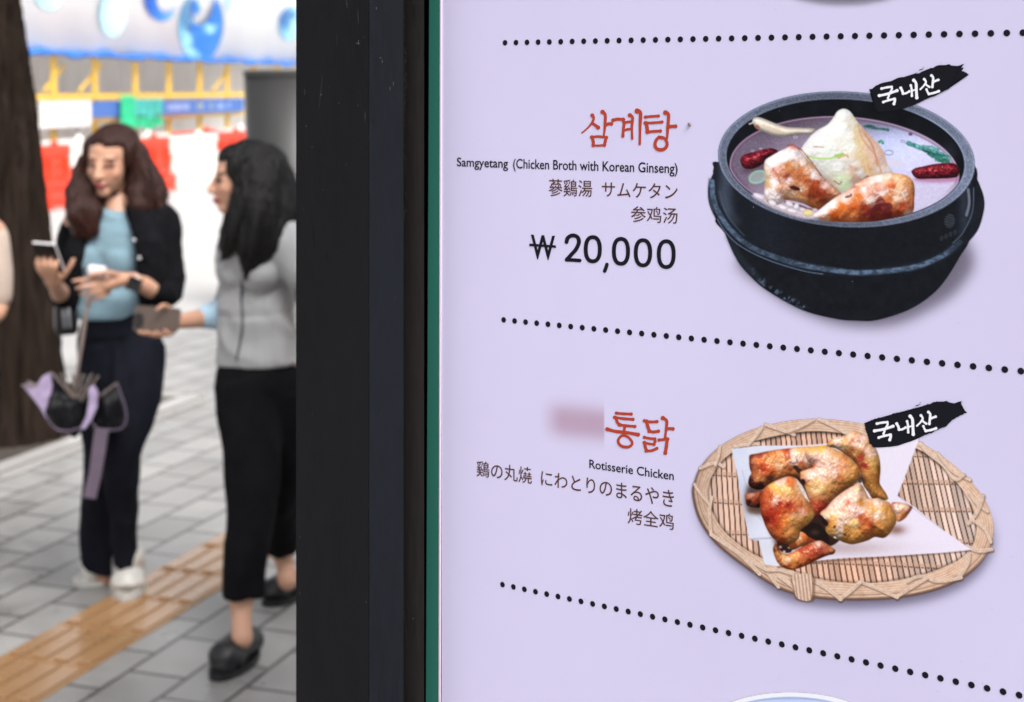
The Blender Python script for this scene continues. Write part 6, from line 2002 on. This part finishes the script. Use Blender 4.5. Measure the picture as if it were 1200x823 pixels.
# phone with glitter case in her hand
ph2 = thing("phone", "phone in grey brown glitter case held sideways by the woman in grey", "phone", q2(182, 377, -.16))
def quad_slab(nm, pts, dy, th, m):
    P = [q2(x, y, dy) for x, y in pts]
    n = len(P)
    mb = MB()
    mb.v = P + [p + Vector((0, th, 0)) for p in P]
    mb.f = [tuple(range(n))[::-1], tuple(range(n, 2 * n))] + [(i, (i + 1) % n, n + (i + 1) % n, n + i) for i in range(n)]
    return mb.build(nm, m, ph2)
m_glit = mat("glitter_case", L(104, 90, 84), .35, .35, (700, 700, 700), metal=.3)
quad_slab("case", [(158, 360), (162, 358.5), (209, 362), (212, 365), (208, 388), (205, 391), (160, 389), (156, 386)], -.155, .010, m_glit)
quad_slab("camera_bump", [(158, 368), (164, 367), (167.5, 371), (167, 382), (163, 385), (157.5, 384)], -.160, .006, mat("camera_glass", (.012, .012, .014, 1), .2))

# ============ person at the left border: cream sleeve and bare forearm
Y3 = 5.0
def q3(px, py, dy=0.0):
    return at(px, py, Y3 + dy)
W3 = thing("person", "person with cream sleeve and bare forearm standing in front of the tree trunk", "person", (at(-62, 700, Y3).x, Y3, 0))
h3 = Head(q3(-60, 196, 0), (.1, -1, -.1), 0, 1.0)
body = MB()
h3.add(body, q3(-60, 262, .02))
body.ell(q3(-60, 300), (.16, .1, .15)); body.ell(q3(-60, 360), (.12, .09, .13)); body.ell(q3(-60, 420), (.14, .1, .11))
for sx in (-1, 1):
    body.tube([q3(-60 + sx * 52, 272), q3(-60 + sx * 57, 330), q3(-60 + sx * 55, 366, -.02), q3(-60 + sx * 24, 384, -.17)], [.042, .038, .034, .022], 14, sub=3)
    body.tube([q3(-60 + sx * 24, 384, -.17), q3(-60 + sx * 14, 386, -.19)], [.026, .026], 12)
    hand_fingers(body, [[q3(-60 + sx * 14, 379 + 5 * i, -.20), q3(-60 + sx * 4, 380 + 5 * i, -.21 - .02 * (sx > 0)), q3(-60 - sx * 3, 382 + 5 * i, -.21 - .03 * (sx > 0))] for i in range(4)] + [[q3(-60 + sx * 18, 378, -.20), q3(-60 + sx * 10, 372, -.22)]], .0085)
    body.tube([q3(-60 + sx * 22, 430), q3(-60 + sx * 24, 560), q3(-60 + sx * 24, 700)], [.08, .055, .036], 14, sub=4)
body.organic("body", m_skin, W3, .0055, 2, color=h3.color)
m_cream = cloth("cream_knit", L(186, 168, 156), .9, .06, (30, 30, 30))
tp3 = MB()
tp3.ell(q3(-60, 300), (.165, .12, .13)); tp3.ell(q3(-60, 350), (.14, .115, .15)); tp3.tube([q3(-60, 380), q3(-60, 432)], [.14, .145], 24, flat=.85)
for sx in (-1, 1):
    tp3.tube([q3(-60 + sx * 40, 266), q3(-60 + sx * 52, 280), q3(-60 + sx * 58, 318), q3(-60 + sx * 58, 346)], [.04, .050, .050, .046], 18, sub=4)
tp3.organic("knit_top", m_cream, W3, .007, 3, wrinkle=.006)
tr = MB()
tr.ell(q3(-60, 430), (.15, .12, .11))
for sx in (-1, 1):
    tr.tube([q3(-60 + sx * 22, 440), q3(-60 + sx * 25, 560), q3(-60 + sx * 26, 690)], [.10, .08, .07], 20, sub=4)
tr.organic("trousers", m_navy, W3, .009, 3, wrinkle=.01)
for sx in (-1, 1):
    g0 = gp(-60 + sx * 26, 730); g1 = gp(-60 + sx * 28, 760)
    shoe("shoe", g0, g1, .1, .09, m_wshoe, m_sole, W3)
hr = MB()
h3.E(hr, (0, -.030, .042), (.088, .098, .088)); h3.E(hr, (0, .0, .062), (.078, .086, .064))
hr.tube([q3(-60, 200, .07), q3(-60, 250, .08)], [.09, .06], 16)
hr.organic("hair", m_hair2, W3, .007, 3, groove=.005)
